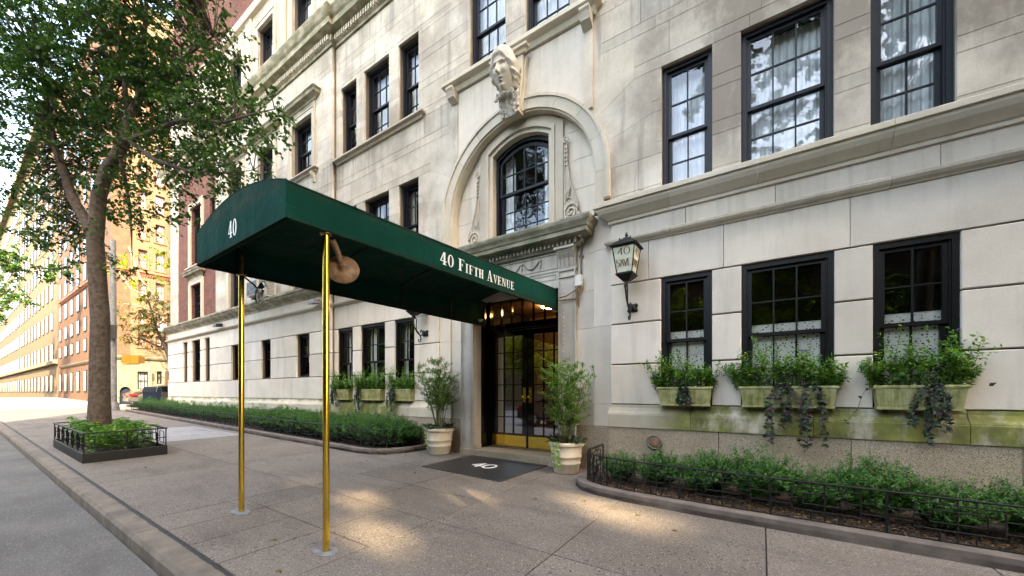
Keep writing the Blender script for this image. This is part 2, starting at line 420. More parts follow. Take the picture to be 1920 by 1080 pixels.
def mat_lace():
    m = N('white_lace'); co = m.n('ShaderNodeNewGeometry').outputs['Position']
    mp = m.n('ShaderNodeMapping'); mp.inputs['Scale'].default_value = (1, 0.0, 1); m.l(co, mp.inputs[0])
    v = m.n('ShaderNodeTexVoronoi', feature='DISTANCE_TO_EDGE'); v.inputs['Scale'].default_value = 30; v.inputs['Randomness'].default_value = 0.6; m.l(mp.outputs[0], v.inputs['Vector'])
    w = m.n('ShaderNodeTexWave', wave_type='BANDS', bands_direction='Z', wave_profile='SIN'); w.inputs['Scale'].default_value = 3.4; w.inputs['Distortion'].default_value = 0; m.l(mp.outputs[0], w.inputs['Vector'])
    w2 = m.n('ShaderNodeTexWave', wave_type='BANDS', bands_direction='X', wave_profile='SIN'); w2.inputs['Scale'].default_value = 5.5; m.l(mp.outputs[0], w2.inputs['Vector'])
    th = m.math('ADD', m.math('MULTIPLY', m.math('MULTIPLY', w.outputs['Fac'], w2.outputs['Fac']), 0.16), 0.24)
    hole = m.math('GREATER_THAN', v.outputs['Distance'], th)
    d = m.n('ShaderNodeBsdfDiffuse'); d.inputs[0].default_value = c4((0.85, 0.83, 0.76)); tr = m.n('ShaderNodeBsdfTransparent')
    mx = m.n('ShaderNodeMixShader'); m.l(hole, mx.inputs[0]); m.l(d.outputs[0], mx.inputs[1]); m.l(tr.outputs[0], mx.inputs[2]); m.l(mx.outputs[0], m.out.inputs[0])
    return m.m
M['lace'] = mat_lace()

def mat_leaf(name, stops, transl=0.3, rough=0.45):
    m = N(name); c = m.ramp(m.rnd(), stops)
    pr = m.n('ShaderNodeBsdfPrincipled'); m.l(c, pr.inputs['Base Color']); pr.inputs['Roughness'].default_value = rough; pr.inputs['Specular IOR Level'].default_value = 0.35
    tr = m.n('ShaderNodeBsdfTranslucent'); m.l(m.mix(1.0, c, (1.3, 1.5, 0.6), 'MULTIPLY'), tr.inputs[0])
    mx = m.n('ShaderNodeMixShader'); mx.inputs[0].default_value = transl; m.l(pr.outputs[0], mx.inputs[1]); m.l(tr.outputs[0], mx.inputs[2]); m.l(mx.outputs[0], m.out.inputs[0])
    return m.m
M['leaf_tree'] = mat_leaf('street_tree_leaf', [(0, (0.022, 0.062, 0.020)), (0.5, (0.040, 0.095, 0.026)), (0.85, (0.060, 0.135, 0.033)), (1, (0.11, 0.17, 0.035))])
M['leaf_autumn'] = mat_leaf('olive_autumn_leaf', [(0, (0.055, 0.075, 0.018)), (0.5, (0.11, 0.115, 0.028)), (1, (0.20, 0.14, 0.035))], 0.35)
M['leaf_bright'] = mat_leaf('yellow_green_leaf', [(0, (0.10, 0.15, 0.02)), (0.6, (0.26, 0.30, 0.03)), (1, (0.45, 0.42, 0.05))], 0.65)
M['leaf_yew'] = mat_leaf('yew_needle', [(0, (0.016, 0.060, 0.016)), (0.5, (0.034, 0.115, 0.024)), (0.9, (0.07, 0.19, 0.03)), (1, (0.12, 0.25, 0.04))], 0.15)
M['leaf_box'] = mat_leaf('bright_green_leaf', [(0, (0.030, 0.10, 0.018)), (0.5, (0.07, 0.20, 0.030)), (0.85, (0.13, 0.28, 0.04)), (1, (0.30, 0.34, 0.04))], 0.3)
M['leaf_pot'] = mat_leaf('mid_green_leaf', [(0, (0.045, 0.10, 0.022)), (0.6, (0.10, 0.19, 0.045)), (1, (0.20, 0.24, 0.06))], 0.3)
M['leaf_dark'] = mat_leaf('dark_purple_green_leaf', [(0, (0.010, 0.015, 0.009)), (0.55, (0.016, 0.040, 0.018)), (0.82, (0.045, 0.080, 0.040)), (0.9, (0.040, 0.012, 0.024)), (1, (0.075, 0.025, 0.055))], 0.1, 0.6)
M['leaf_grey'] = mat_leaf('grey_green_leaf', [(0, (0.06, 0.10, 0.06)), (1, (0.24, 0.30, 0.20))], 0.15)
M['petal_purple'] = mat_leaf('purple_petal', [(0, (0.12, 0.05, 0.42)), (1, (0.22, 0.10, 0.60))], 0.2)
M['petal_white'] = mat_leaf('cream_petal', [(0, (0.65, 0.6, 0.4)), (1, (0.8, 0.78, 0.7))], 0.2)
M['petal_pink'] = mat_leaf('dusky_pink_petal', [(0, (0.35, 0.08, 0.14)), (1, (0.55, 0.25, 0.30))], 0.2)
M['ivy'] = mat_leaf('pale_ivy_leaf', [(0, (0.14, 0.28, 0.05)), (1, (0.34, 0.48, 0.14))], 0.2)
M['mulch'] = plain('dark_mulch', (0.035, 0.022, 0.015), 0.95, var=0.5, scale=45, bump=1.0)
M['mulchchip'] = mat_leaf('mulch_chip', [(0, (0.016, 0.011, 0.009)), (0.6, (0.06, 0.04, 0.028)), (0.93, (0.13, 0.08, 0.05)), (0.97, (0.35, 0.17, 0.04)), (1, (0.40, 0.28, 0.06))], 0.05)

def mat_brick(name, c1, c2, mortar, scale=1.0, rot=False, msz=0.010):
    m = N(name); g = m.sep(m.n('ShaderNodeNewGeometry').outputs['Position']); cb = m.n('ShaderNodeCombineXYZ')
    m.l(m.math('ADD', g[0], g[1]), cb.inputs[0]); m.l(g[2], cb.inputs[1])
    b = m.n('ShaderNodeTexBrick'); b.inputs['Scale'].default_value = scale; b.inputs['Brick Width'].default_value = 0.215; b.inputs['Row Height'].default_value = 0.07
    b.inputs['Mortar Size'].default_value = msz; b.inputs['Color1'].default_value = c4(c1); b.inputs['Color2'].default_value = c4(c2); b.inputs['Mortar'].default_value = c4(mortar)
    b.inputs['Bias'].default_value = -0.1; m.l(cb.outputs[0], b.inputs['Vector'])
    c = m.mix(0.6, b.outputs['Color'], m.ramp(m.noise(m.pos(), 3, 6), [(0.3, 0.35), (0.7, 0.68)]), 'OVERLAY')
    m.pbsdf(c, 0.9, 0, m.bump(b.outputs['Fac'], -0.6, 0.01), 0.2); return m.m
M['brick'] = mat_brick('red_brick', (0.16, 0.046, 0.032), (0.095, 0.028, 0.022), (0.13, 0.095, 0.08))
M['cream'] = mat_brick('cream_brick', (0.145, 0.108, 0.066), (0.11, 0.08, 0.048), (0.11, 0.09, 0.065))
M['oppo_brick'] = mat_brick('tan_brick', (0.12, 0.062, 0.040), (0.085, 0.042, 0.028), (0.11, 0.075, 0.055))
M['creamstone'] = plain('cream_limestone', (0.165, 0.138, 0.095), 0.85, var=0.2, scale=2)

def mat_lamp():
    m = N('warm_lit_lamp'); e = m.n('ShaderNodeEmission'); e.inputs[0].default_value = c4((1.0, 0.62, 0.28)); e.inputs[1].default_value = 7.0; m.l(e.outputs[0], m.out.inputs[0]); return m.m
M['lobbylamp'] = mat_lamp()
# ------------------------------------------------------------------ ground, road, kerbs
def structure(name, mb, mat, parent=None, kind='structure'):
    o = mb.build(name, mat, parent)
    if parent is None: o['kind'] = kind
    return o

g = MB(); g.sheet_prism([(-400, -400), (400, -400), (400, 400), (-400, 400)], -0.9, -0.6, lambda x, y: 0); structure('ground', g, M['asphalt'])
g = MB()
for x0, x1 in ((-90, -60), (-60, -30), (-30, 0), (0, 30)):
    g.sheet_prism([(x0, -13.0), (x1, -13.0), (x1, 1.02), (x0, 1.02)], -0.35, -0.14, gz)
structure('road', g, M['asphalt'])
g = MB(); g.sheet_prism([(-37.3, 1.02), (-29.6, 1.02), (-29.6, 60), (-37.3, 60)], -0.35, -0.13, lambda x, y: gz(x, min(y, 8))); structure('side_street', g, M['asphalt'])
g = MB(); g.sheet_prism([(-90, -19), (30, -19), (30, -13.0), (-90, -13.0)], -0.4, 0.0, gz); structure('far_pavement', g, M['slab'])
g = MB(); g.sheet_prism([(-60, 1.1), (-37.3, 1.1), (-37.3, 60), (-60, 60)], -0.3, 0.0, lambda x, y: gz(x, min(y, 8))); structure('corner_pavement', g, M['slab_light'])

g = MB()
g.sheet_prism([(-29.4, 1.2), (10, 1.2), (10, 7.2), (-29.4, 7.2)], -0.3, -0.035, gz)
g.sheet_prism([(-29.4, 7.2), (-24.6, 7.2), (-24.6, 40), (-29.4, 40)], -0.3, -0.035, gz)
pave = structure('pavement', g, M['joint'])
def slab(x0, x1, y0, y1, mat='slab', gap=0.0065, nx=1):
    m = MB(); G = gap
    pts = [(x0 + G, y0 + G)] + [(x0 + G + (x1 - x0 - 2 * G) * k / nx, y0 + G) for k in range(1, nx + 1)] + [(x1 - G - (x1 - x0 - 2 * G) * k / nx, y1 - G) for k in range(0, nx)] + [(x0 + G, y1 - G)]
    e = random.uniform(-0.0012, 0.0012)
    m.sheet_prism(pts, -0.03, e, gz); return m.build('slab', M[mat], pave)
YR = [1.26, 2.17, 2.98, 3.86, 4.86, 6.36]
XB = [-5.62, -5.02, -4.40, -3.76, -3.02]
for i in range(5):
    ys = YR[i:i + 2]
    if i in (0, 1):
        for a, b in zip(XB[:-1], XB[1:]): slab(a, b, *ys)
    else:
        for a, b in zip([-5.62, -4.35], [-4.35, -3.02]): slab(a, b, *ys)
slab(-5.62, -3.02, 6.36, 6.9)
for a, b in ((-3.02, -1.55), (-1.55, 0.03), (0.03, 1.6), (1.6, 3.2), (3.2, 4.8), (4.8, 6.4), (6.4, 9.9)):
    slab(a, b, 1.26, 2.98); slab(a, b, 2.98, 4.86)
slab(-3.02, 9.9, 4.86, 6.9)
xs = [-5.62, -8.2, -10.2, -12.6, -16.5, -19, -21.5, -24, -26.5, -29.3]
for k, (b, a) in enumerate(zip(xs[:-1], xs[1:])):
    slab(a, b, 1.26, 2.98); slab(a, b, 2.98, 4.86, 'slab_light' if k == 3 else 'slab')
slab(-29.3, -5.62, 4.86, 6.9)
for k in range(8): slab(-29.3, -24.6, 7.3 + 3 * k, 10.2 + 3 * k, 'slab_light')

# kerb along the avenue: one stone after another, with tar squeezed into the gap behind it
kerb = empty('kerb', (0, 1.1, 0)); kerb['kind'] = 'structure'
x = -29.4
while x < 10:
    w = 2.42; m = MB(); G = 0.006
    prof = [(0.0, -0.3), (0.19, -0.3), (0.19, -0.045), (0.165, -0.008), (0.0, 0.0)]
    m.sweep(prof, [(x + G, 1.225), (x + w - G, 1.225)], gz)
    m.build('kerb_stone', M['kerb'], kerb); x += w
m = MB(); pts0 = []; pts1 = []
k = -29.0
while k < 9:
    pts0.append((k, 1.226 - random.uniform(0, 0.010))); pts1.append((k, 1.240 + random.uniform(0.0, 0.016) * (1 if random.random() > 0.2 else 1.8))); k += 0.045
V = []; F = []
for a, b in zip(pts0, pts1):
    V += [(a[0], a[1], gz(*a) + 0.0025), (b[0], b[1], gz(*b) + 0.0045)]
F = [(2 * i, 2 * i + 2, 2 * i + 3, 2 * i + 1) for i in range(len(pts0) - 1)]
m.add(V, F); m.build('tar_seam', M['tar'], kerb)
kerb2 = MB(); kerb2.sweep([(0.0, -0.3), (0.18, -0.3), (0.18, -0.03), (0.15, 0.0), (0.0, 0.0)], [(-29.6, 40), (-29.6, 2.2), (-29.3, 1.5), (-28.4, 1.23)][::-1], gz)

# ------------------------------------------------------------------ the apartment house
bld = empty('apartment_building', (0, 6.42, 0), 'pale limestone apartment house with an arched entrance and red brick upper storeys', 'building')
C = -4.17; ZC = 5.23
LV = [4.54, 4.73]
while LV[-1] < 15.0: LV += [round(LV[-2] + 0.69, 3), round(LV[-1] + 0.69, 3)]
stone_cache = {}
stones = []   # (area as seen, callable)
def stone_obj(x, y, z, w, h, d, c, mat, name='stone'):
    key = (round(w, 3), round(h, 3), round(d, 3), c, mat)
    if key not in stone_cache:
        stone_cache[key] = MB().chamfer(w, h, d, c).mesh(name, M[mat])
    o = bpy.data.objects.new(name, stone_cache[key])
    return link(o, bld, (x, y, z))
def queue(x, y, z, w, h, d, c, mat): stones.append((x, y, z, w, h, d, c, mat))
def sub(iv, a, b):
    out = []
    for p, q in iv:
        if b <= p or a >= q: out.append((p, q)); continue
        if a - p > 0.03: out.append((p, a))
        if q - b > 0.03: out.append((b, q))
    return out
def pieces(x0, x1, z0, z1, ops):
    """split a course at opening heads and sills, give (xa, xb, za, zb, splitbottom, splittop)"""
    zs = sorted({z0, z1} | {o[2] for o in ops if z0 + .02 < o[2] < z1 - .02} | {o[3] for o in ops if z0 + .02 < o[3] < z1 - .02})
    for za, zb in zip(zs[:-1], zs[1:]):
        iv = [(x0, x1)]
        for o in ops:
            if o[2] < zb - 1e-3 and o[3] > za + 1e-3: iv = sub(iv, o[0], o[1])
        yield za, zb, iv, za > z0, zb < z1
def ashlar(x0, x1, levels, y, ops, mat='stone', gap=0.0045, lo=0.95, hi=1.7, d=0.06, c=0.003):
    for z0, z1 in zip(levels[:-1], levels[1:]):
        cuts = []; t = x0 + random.uniform(0.3, 1.2)
        while t < x1 - 0.3: cuts.append(t); t += random.uniform(lo, hi)
        for za, zb, iv, sb, st in pieces(x0, x1, z0, z1, ops):
            for a, b in iv:
                cs = [q for q in cuts if a + .22 < q < b - .22]
                for p, q in zip([a] + cs, cs + [b]):
                    gb = 0 if sb else gap / 2; gt = 0 if st else gap / 2
                    ga = 0 if p == a else gap / 2; gq = 0 if q == b else gap / 2
                    queue(p + ga, y, za + gb, q - p - ga - gq, zb - za - gb - gt, d, c, mat)
def backing(x0, x1, z0, z1, y, ops, mb, depth=0.30):
    zs = sorted({z0, z1} | {z for o in ops for z in o[2:4] if z0 < z < z1})
    for za, zb in zip(zs[:-1], zs[1:]):
        iv = [(x0, x1)]
        for o in ops:
            if o[2] < zb - 1e-3 and o[3] > za + 1e-3: iv = sub(iv, o[0], o[1])
        for a, b in iv: mb.box(a, b, y + 0.061, y + 0.061 + depth, za, zb)
YM, YP = 6.42, 6.30
V1 = (-1.36, -0.63); V2 = (-0.26, 0.78); V3 = (1.13, 1.86)
mir = lambda q: (round(2 * C - q[1], 3), round(2 * C - q[0], 3))
T3, T2, T1 = mir(V1), mir(V2), mir(V3)
rowA = (4.59, 6.61); rowB = (8.12, 10.16)
opsM = []
for q in (V1, V2, V3, T1, T2, T3):
    opsM += [q + rowA, q + rowB]
U1 = (C - 1.20, C - 0.24); U2 = (C + 0.24, C + 1.20)
opsU = [U1 + (8.27, 10.4), U2 + (8.27, 10.4)]
archops = [(C - 1.97, C + 1.97, 4.0, 5.23), (C - 2.75, C + 2.75, 5.23, 5.92), (C - 2.66, C + 2.66, 5.92, 6.61), (C - 2.38, C + 2.38, 6.61, 7.30), (C - 1.81, C + 1.81, 7.30, 7.99)]
archops = [tuple(round(v, 3) for v in a) for a in archops]
LM = [z for z in LV if z <= 12.3]
ashlar(-10.45, 8.0, LM, YM, opsM + opsU + archops)
bk = MB()
backing(-10.45, C - 2.76, 4.45, LM[-1], YM, opsM, bk); backing(C + 2.76, 8.0, 4.45, LM[-1], YM, opsM, bk)
backing(C - 2.76, C + 2.76, 8.0, LM[-1], YM, opsU, bk)
arc = [(C - 1.75 * math.cos(math.pi * k / 32), ZC + 1.75 * math.sin(math.pi * k / 32)) for k in range(33)]
bk.prism([(C - 2.76, 4.45), (C - 1.75, 4.45)] + arc + [(C + 1.75, 4.45), (C + 2.76, 4.45), (C + 2.76, 8.0), (C - 2.76, 8.0)], YM + 0.061, YM + 0.36)
bk.build('wall_core', M['joint'], bld)

# voussoirs round the arch
def arcpts(r, a, b, n=8): return [(C + r * math.cos(R(a + (b - a) * k / n)), ZC + r * math.sin(R(a + (b - a) * k / n))) for k in range(n + 1)]
def flipx(pts): return [(2 * C - p[0], p[1]) for p in reversed(pts)]
Rr = 1.972
E = [(0, 2.75, 5.23), (14.5, 2.66, 5.92), (30.1, 2.38, 6.61), (48.8, 1.81, 7.30)]
for i in range(4):
    a = E[i][0]; b = E[i + 1][0] if i < 3 else 90
    pts = arcpts(Rr, a + 0.06, b - 0.06)
    if i < 3: pts = pts[::-1] + [(C + E[i][1], E[i][2] + .002), (C + E[i][1], E[i + 1][2] - .002), (C + E[i + 1][1], E[i + 1][2] - .002)]
    else: pts = pts[::-1] + [(C + E[i][1], E[i][2] + .002), (C + E[i][1], 7.987), (C + .002, 7.987)]
    if i < 3: pts = pts
    for P in (pts, flipx(pts)):
        MB().prism(P, YM, YM + 0.06).build('voussoir', M['stone'], bld)
# the arch ring itself: archivolt blocks with a raised hood
nb = 9; st = 180 / nb
for k in range(nb):
    a = k * st + 0.10; b = (k + 1) * st - 0.10
    pts = arcpts(1.73, a, b, 6)[::-1] + arcpts(1.925, a, b, 6)
    o = MB(); o.prism(pts[::-1] if False else pts, YM - 0.055, 6.70)
    o.prism(arcpts(1.922, a, b, 6)[::-1] + arcpts(1.975, a, b, 6), YM - 0.085, YM + 0.02)
    o.prism(arcpts(1.700, a, b, 6)[::-1] + arcpts(1.742, a, b, 6), YM - 0.02, 6.69)
    o.build('arch_stone', M['stone_trim'], bld)
for s in (-1, 1):
    for za, zb in ((4.46, 5.228),):
        o = MB(); xa, xb = sorted((C + s * 1.73, C + s * 1.925)); o.box(xa, xb, YM - 0.055, 6.70, za, zb)
        xa, xb = sorted((C + s * 1.922, C + s * 1.975)); o.box(xa, xb, YM - 0.085, YM + 0.02, za, zb)
        xa, xb = sorted((C + s * 1.70, C + s * 1.742)); o.box(xa, xb, YM - 0.02, 6.69, za, zb)
        o.build('arch_stone', M['stone_trim'], bld)

# raised panel above the arch, with side strips, brackets and the sill course over it
for s in (1, -1):
    pts = [(C + 0.30, 8.03), (C + 0.24, 7.2)] + [p for p in arcpts(1.982, 83, 41, 14)] + [(C + 1.5, 8.03)]
    if s < 0: pts = flipx(pts)
    else: pts = pts
    area = sum(pts[i][0] * pts[(i + 1) % len(pts)][1] - pts[(i + 1) % len(pts)][0] * pts[i][1] for i in range(len(pts)))
    if area < 0: pts = pts[::-1]
    MB().prism(pts, YM - 0.03, YM - 0.002).build('panel', M['stone_low'], bld)
    xa, xb = sorted((C + s * 1.50, C + s * 1.66))
    MB().box(xa, xb, YM - 0.05, YM - 0.001, 6.42, 7.95).build('strip', M['stone'], bld)
    o = MB(); o.prism([(xa - .01, 8.16), (xa - .01, 7.86), (xb + .01, 7.86), (xb + .01, 8.16)], YM - 0.11, YM - 0.051)
    o.sweep([(0.0, 7.80), (0.13, 7.88), (0.17, 8.0), (0.20, 8.04), (0.20, 8.08), (0.0, 8.08)], [(xa - .012, YM - 0.06), (xb + .012, YM - 0.06)])
    o.box(xa + .02, xb - .02, YM - 0.20, YM - 0.11, 7.88, 7.93)
    o.build('bracket', M['stone_trim'], bld)
def sill(x0, x1, z, y, mat='stone_trim', h=0.14, out=0.16, name='sill'):
    o = MB(); o.sweep([(0, z - h), (out * .35, z - h), (out * .5, z - h * .6), (out * .85, z - h * .5), (out, z - h * .42), (out, z - .015), (out * .9, z), (0, z + .012)],
                      [(x0, y + .02), (x0, y - .001), (x1, y - .001), (x1, y + .02)])
    return o.build(name, M[mat], bld)
sill(C - 1.62, C + 1.62, 8.265, YM - .01, h=0.22, out=0.22)
sill(C - 0.34, C + 0.34, 8.035, YM - .20, h=0.12, out=0.10, name='keystone_cap')
sill(T1[0] - .12, T3[1] + .12, 8.11, YM, out=0.14); sill(V1[0] - .12, V3[1] + .12, 8.11, YM, out=0.14)
sill(T1[0] - .12, T3[1] + .12, 4.58, YM, out=0.12)

# tympanum behind the arch
ty = 6.62
w_in = 0.68
ashlar(C - 1.72, C + 1.72, [4.2, 4.62, 5.18, 5.74, 6.30, 6.97], ty, [(C - 0.9, C + 0.9, 4.0, 7.2)], 'stone_low', lo=3, hi=4)
t = MB(); t.box(C - 1.72, C - 0.95, ty + .061, ty + .2, 4.2, 6.9); t.box(C + 0.95, C + 1.72, ty + .061, ty + .2, 4.2, 6.9); t.build('wall_core', M['joint'], bld)
def seg(h, zs, rise, n=12, d=1): return [(C + h * (-1 + 2 * k / n), zs + rise * (1 - (-1 + 2 * k / n) ** 2)) for k in range(n + 1)][::d]
def head_ring(h0, zs0, r0, h1, zs1, r1, zbot, y0, y1, name, mat):
    o = MB(); a = seg(h0, zs0, r0); b = seg(h1, zs1, r1)
    for k in range(12): o.prism([a[k], a[k + 1], b[k + 1], b[k]], y0, y1)
    for s in (-1, 1):
        xa, xb = sorted((C + s * h0, C + s * h1))
        za, zb = (zs0, zs1) if s == 1 else (zs1, zs0)
        o.prism([(xa, zbot), (xb, zbot), (xb, zb), (xa, za)], y0, y1)
    return o.build(name, mat, bld)
head_ring(0.80, 6.50, 0.28, 1.00, 6.56, 0.40, 4.30, ty - 0.07, ty + .02, 'architrave', M['stone_trim'])
head_ring(0.76, 6.47, 0.25, 0.83, 6.52, 0.31, 4.30, ty - 0.10, ty + .01, 'architrave', M['stone_trim'])
head_ring(w_in, 6.43, 0.22, 0.79, 6.49, 0.27, 4.30, ty - 0.045, ty + .16, 'architrave', M['stone_trim'])
# scroll consoles each side of the arched window
for s in (-1, 1):
    o = MB(); X = lambda q: C + s * q
    o.prism([(X(1.01), 4.45), (X(1.30), 4.5), (X(1.34), 4.72), (X(1.24), 5.0), (X(1.14), 5.3), (X(1.08), 5.7), (X(1.07), 6.1), (X(1.01), 6.15)][::s], ty - 0.06, ty + .01)
    o.build('scroll_console', M['stone_trim'], bld)
    o = MB(); cx, cz = 1.16, 4.74
    sp = [(X(cx + .16 * (1 - k / 46) * math.cos(.3 * k)), ty - 0.075, cz + .18 * (1 - k / 46) * math.sin(.3 * k)) for k in range(0, 44)]
    up = [(X(1.08), ty - .07, 6.1), (X(1.09), ty - .07, 5.7), (X(1.14), ty - .07, 5.35), (X(1.24), ty - .075, 5.05), (X(1.31), ty - .075, 4.88)]
    o.tube(up + sp, 0.019, 6)
    sp2 = [(X(1.06 + .065 * (1 - k / 26) * math.cos(.4 * k)), ty - 0.085, 6.13 + .075 * (1 - k / 26) * math.sin(.4 * k)) for k in range(0, 24)]
    o.tube(sp2, 0.016, 6); o.tube([(X(1.03), ty - .07, 6.1), (X(1.035), ty - .07, 5.2), (X(1.03), ty - .07, 4.95)], 0.012, 6)
    for k in range(5): o.tube([(X(1.06), ty - .075, 4.98 + .035 * k), (X(1.12 + .01 * k), ty - .085, 5.04 + .04 * k), (X(1.17 - .012 * k), ty - .07, 5.0 + .06 * k)], [.008, .014, .006], 6)
    for k in range(5): o.tube([(X(1.05), ty - .08, 6.0 - .08 * k), (X(1.10), ty - .09, 5.97 - .08 * k)], [.02, .01], 5)
    o.build('scroll_relief', M['stone_trim'], bld)

# ------------------------------------------------------------------ windows
pane_cache = {}
def pane(x0, x1, y, z0, z1, mat, par, name='pane'):
    key = (round(x1 - x0, 3), round(z1 - z0, 3), mat)
    if key not in pane_cache:
        w, h = key[:2]; pane_cache[key] = MB().add([(0, 0, 0), (w, 0, 0), (w, 0, h), (0, 0, h)], [(0, 1, 2, 3)]).mesh('pane', M[mat])
    return link(bpy.data.objects.new(name, pane_cache[key]), par, (x0, y, z0))
def sash(x0, x1, z0, z1, y, cols, rows, mb, st=0.045, mt=0.02, tops=None):
    mb.box(x0, x0 + st, y, y + .04, z0, z1); mb.box(x1 - st, x1, y, y + .04, z0, z1)
    mb.box(x0 + st, x1 - st, y, y + .04, z0, z0 + st); mb.box(x0 + st, x1 - st, y, y + .04, z1 - st, z1)
    out = []; a, b, c, d = x0 + st, x1 - st, z0 + st, z1 - st
    for i in range(1, cols):
        m_ = a + (b - a) * i / cols; mb.box(m_ - mt / 2, m_ + mt / 2, y + .003, y + .037, c, d)
    for j in range(1, rows):
        m_ = c + (d - c) * j / rows; mb.box(a, b, y + .006, y + .034, m_ - mt / 2, m_ + mt / 2)
    for i in range(cols):
        for j in range(rows):
            out.append((a + (b - a) * i / cols + mt / 2 * (i > 0), a + (b - a) * (i + 1) / cols - mt / 2 * (i < cols - 1), c + (d - c) * j / rows + mt / 2 * (j > 0), c + (d - c) * (j + 1) / rows - mt / 2 * (j < rows - 1)))
    return out
def curtain(x0, x1, z0, z1, y, par, mat='curtain', waves=9, amp=0.025, name='curtain'):
    ph = random.random() * 6; m = MB()
    nn = max(12, int(waves * 6))
    m.grid(lambda u, v: (x0 + (x1 - x0) * u, y + amp * math.sin(u * waves * 6.283 + ph + .5 * math.sin(7 * u)) * (1.15 - .5 * v), z0 + (z1 - z0) * v), nn, 1)
    return m.build(name, M[mat], par)
def window(x0, x1, z0, z1, y, cols=2, ru=2, rl=2, mat='navy', glass='glass_up', cur='sheer', split=None, individual=True, dep=0.10, par=None, ft=0.06):
    par = par or bld
    f = MB(); a = y + dep; b = y + dep + 0.2
    f.box(x0, x0 + ft, a, b, z0, z1); f.box(x1 - ft, x1, a, b, z0, z1)
    f.box(x0 + ft, x1 - ft, a, b, z1 - ft, z1); f.box(x0 + ft, x1 - ft, a - .02, b, z0, z0 + ft * .9)
    f.box(x0 + ft, x0 + ft + .018, a + .03, b - .01, z0 + ft, z1 - ft); f.box(x1 - ft - .018, x1 - ft, a + .03, b - .01, z0 + ft, z1 - ft)
    w = f.build('window', M[mat], par)
    zm = split if split is not None else (z0 + z1) / 2
    i0, i1 = x0 + ft + .018, x1 - ft - .018
    su = MB(); pu = sash(i0, i1, zm - .02, z1 - ft, a + .05, cols, ru, su); su.build('sash', M[mat], w)
    sl = MB(); pl = sash(i0, i1, z0 + ft, zm + .025, a + .10, cols, rl, sl, st=.05); sl.build('sash', M[mat], w)
    if individual:
        for q in pu: pane(q[0], q[1], a + .07, q[2], q[3], glass, w)
        for q in pl: pane(q[0], q[1], a + .12, q[2], q[3], glass, w)
    else:
        m = MB()
        for q in pu: m.add([(q[0], a + .07, q[2]), (q[1], a + .07, q[2]), (q[1], a + .07, q[3]), (q[0], a + .07, q[3])], [(0, 1, 2, 3)])
        m.build('pane', M[glass], w); m = MB()
        for q in pl: m.add([(q[0], a + .12, q[2]), (q[1], a + .12, q[2]), (q[1], a + .12, q[3]), (q[0], a + .12, q[3])], [(0, 1, 2, 3)])
        m.build('pane', M[glass], w)
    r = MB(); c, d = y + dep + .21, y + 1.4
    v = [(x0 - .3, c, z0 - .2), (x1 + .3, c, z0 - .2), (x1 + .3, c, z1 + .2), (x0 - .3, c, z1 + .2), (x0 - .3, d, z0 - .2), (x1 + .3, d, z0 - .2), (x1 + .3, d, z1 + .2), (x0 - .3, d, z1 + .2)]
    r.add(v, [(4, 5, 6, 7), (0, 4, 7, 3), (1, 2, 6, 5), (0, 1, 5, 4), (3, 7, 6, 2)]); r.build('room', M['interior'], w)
    if cur == 'sheer': curtain(x0 + .03, x1 - .03, z0 + .02, z1 - .02, b + .06, w, waves=max(4, (x1 - x0) * 11))
    elif cur == 'sides':
        curtain(x0 + .03, x0 + .03 + (x1 - x0) * .26, z0 + .02, z1 - .02, b + .06, w, waves=3); curtain(x1 - .03 - (x1 - x0) * .24, x1 - .03, z0 + .02, z1 - .02, b + .06, w, waves=3)
    elif cur == 'shade': curtain(x0 + .05, x1 - .05, z0 + (z1 - z0) * .35, z1 - .02, b + .05, w, amp=0.002, waves=1, name='roller_shade')
    elif cur == 'lace':
        curtain(x0 + ft + .02, x1 - ft - .02, z0 + .1, zm + .14, a + .165, w, 'lace', waves=4, amp=.006, name='lace_curtain')
        m = MB(); m.tube([(x0 + ft, a + .165, zm + .145), (x1 - ft, a + .165, zm + .145)], .006, 6); m.build('curtain_rod', M['white'], w)
    return w
for q, cols in ((V1, 2), (V2, 3), (V3, 2)):
    window(q[0], q[1], *rowA, YM, cols, 2, 2, split=5.51)
    window(q[0], q[1], *rowB, YM, cols, 2, 2, individual=False)
for q, cols, cu in ((T1, 2, 'shade'), (T2, 3, 'sheer'), (T3, 2, 'sheer')):
    window(q[0], q[1], *rowB, YM, cols, 2, 2, dep=.16, cur=cu)
    window(q[0], q[1], *rowA, YM, cols, 2, 2, dep=.16, glass='glass_low', cur='sides', individual=False)
for q in (U1, U2): window(q[0], q[1], 8.27, 10.4, YM, 3, 2, 2, dep=.12, cur='sheer', split=9.28)
# arched window
w = MB(); a = ty + .09; o = w
for s in (-1, 1):
    xa, xb = sorted((C + s * w_in, C + s * (w_in - .06))); w.box(xa, xb, a, a + .2, 4.45, 6.43)
A = seg(w_in, 6.43, .22); B_ = seg(w_in - .06, 6.37, .21)
for k in range(12): w.prism([B_[k], B_[k + 1], A[k + 1], A[k]], a, a + .2)
aw = w.build('window', M['navy'], bld)
m = MB(); hw = w_in - .08; zz = 5.62
for s in (-1, 1):
    xa, xb = sorted((C + s * hw, C + s * (hw - .045))); m.box(xa, xb, a + .05, a + .09, zz, 6.36)
A = seg(hw, 6.345, .205); B_ = seg(hw - .045, 6.29, .20)
for k in range(12): m.prism([B_[k], B_[k + 1], A[k + 1], A[k]], a + .05, a + .09)
m.box(C - hw, C + hw, a + .048, a + .092, zz - .025, zz + .025)
ih = hw - .045
for i in (1, 2, 3):
    xx = -ih + 2 * ih * i / 4; m.box(C + xx - .01, C + xx + .01, a + .053, a + .087, zz + .02, 6.30 + .2 * (1 - (xx / ih) ** 2))
m.box(C - ih, C + ih, a + .056, a + .084, 6.01, 6.03)
m.build('sash', M['navy'], aw)
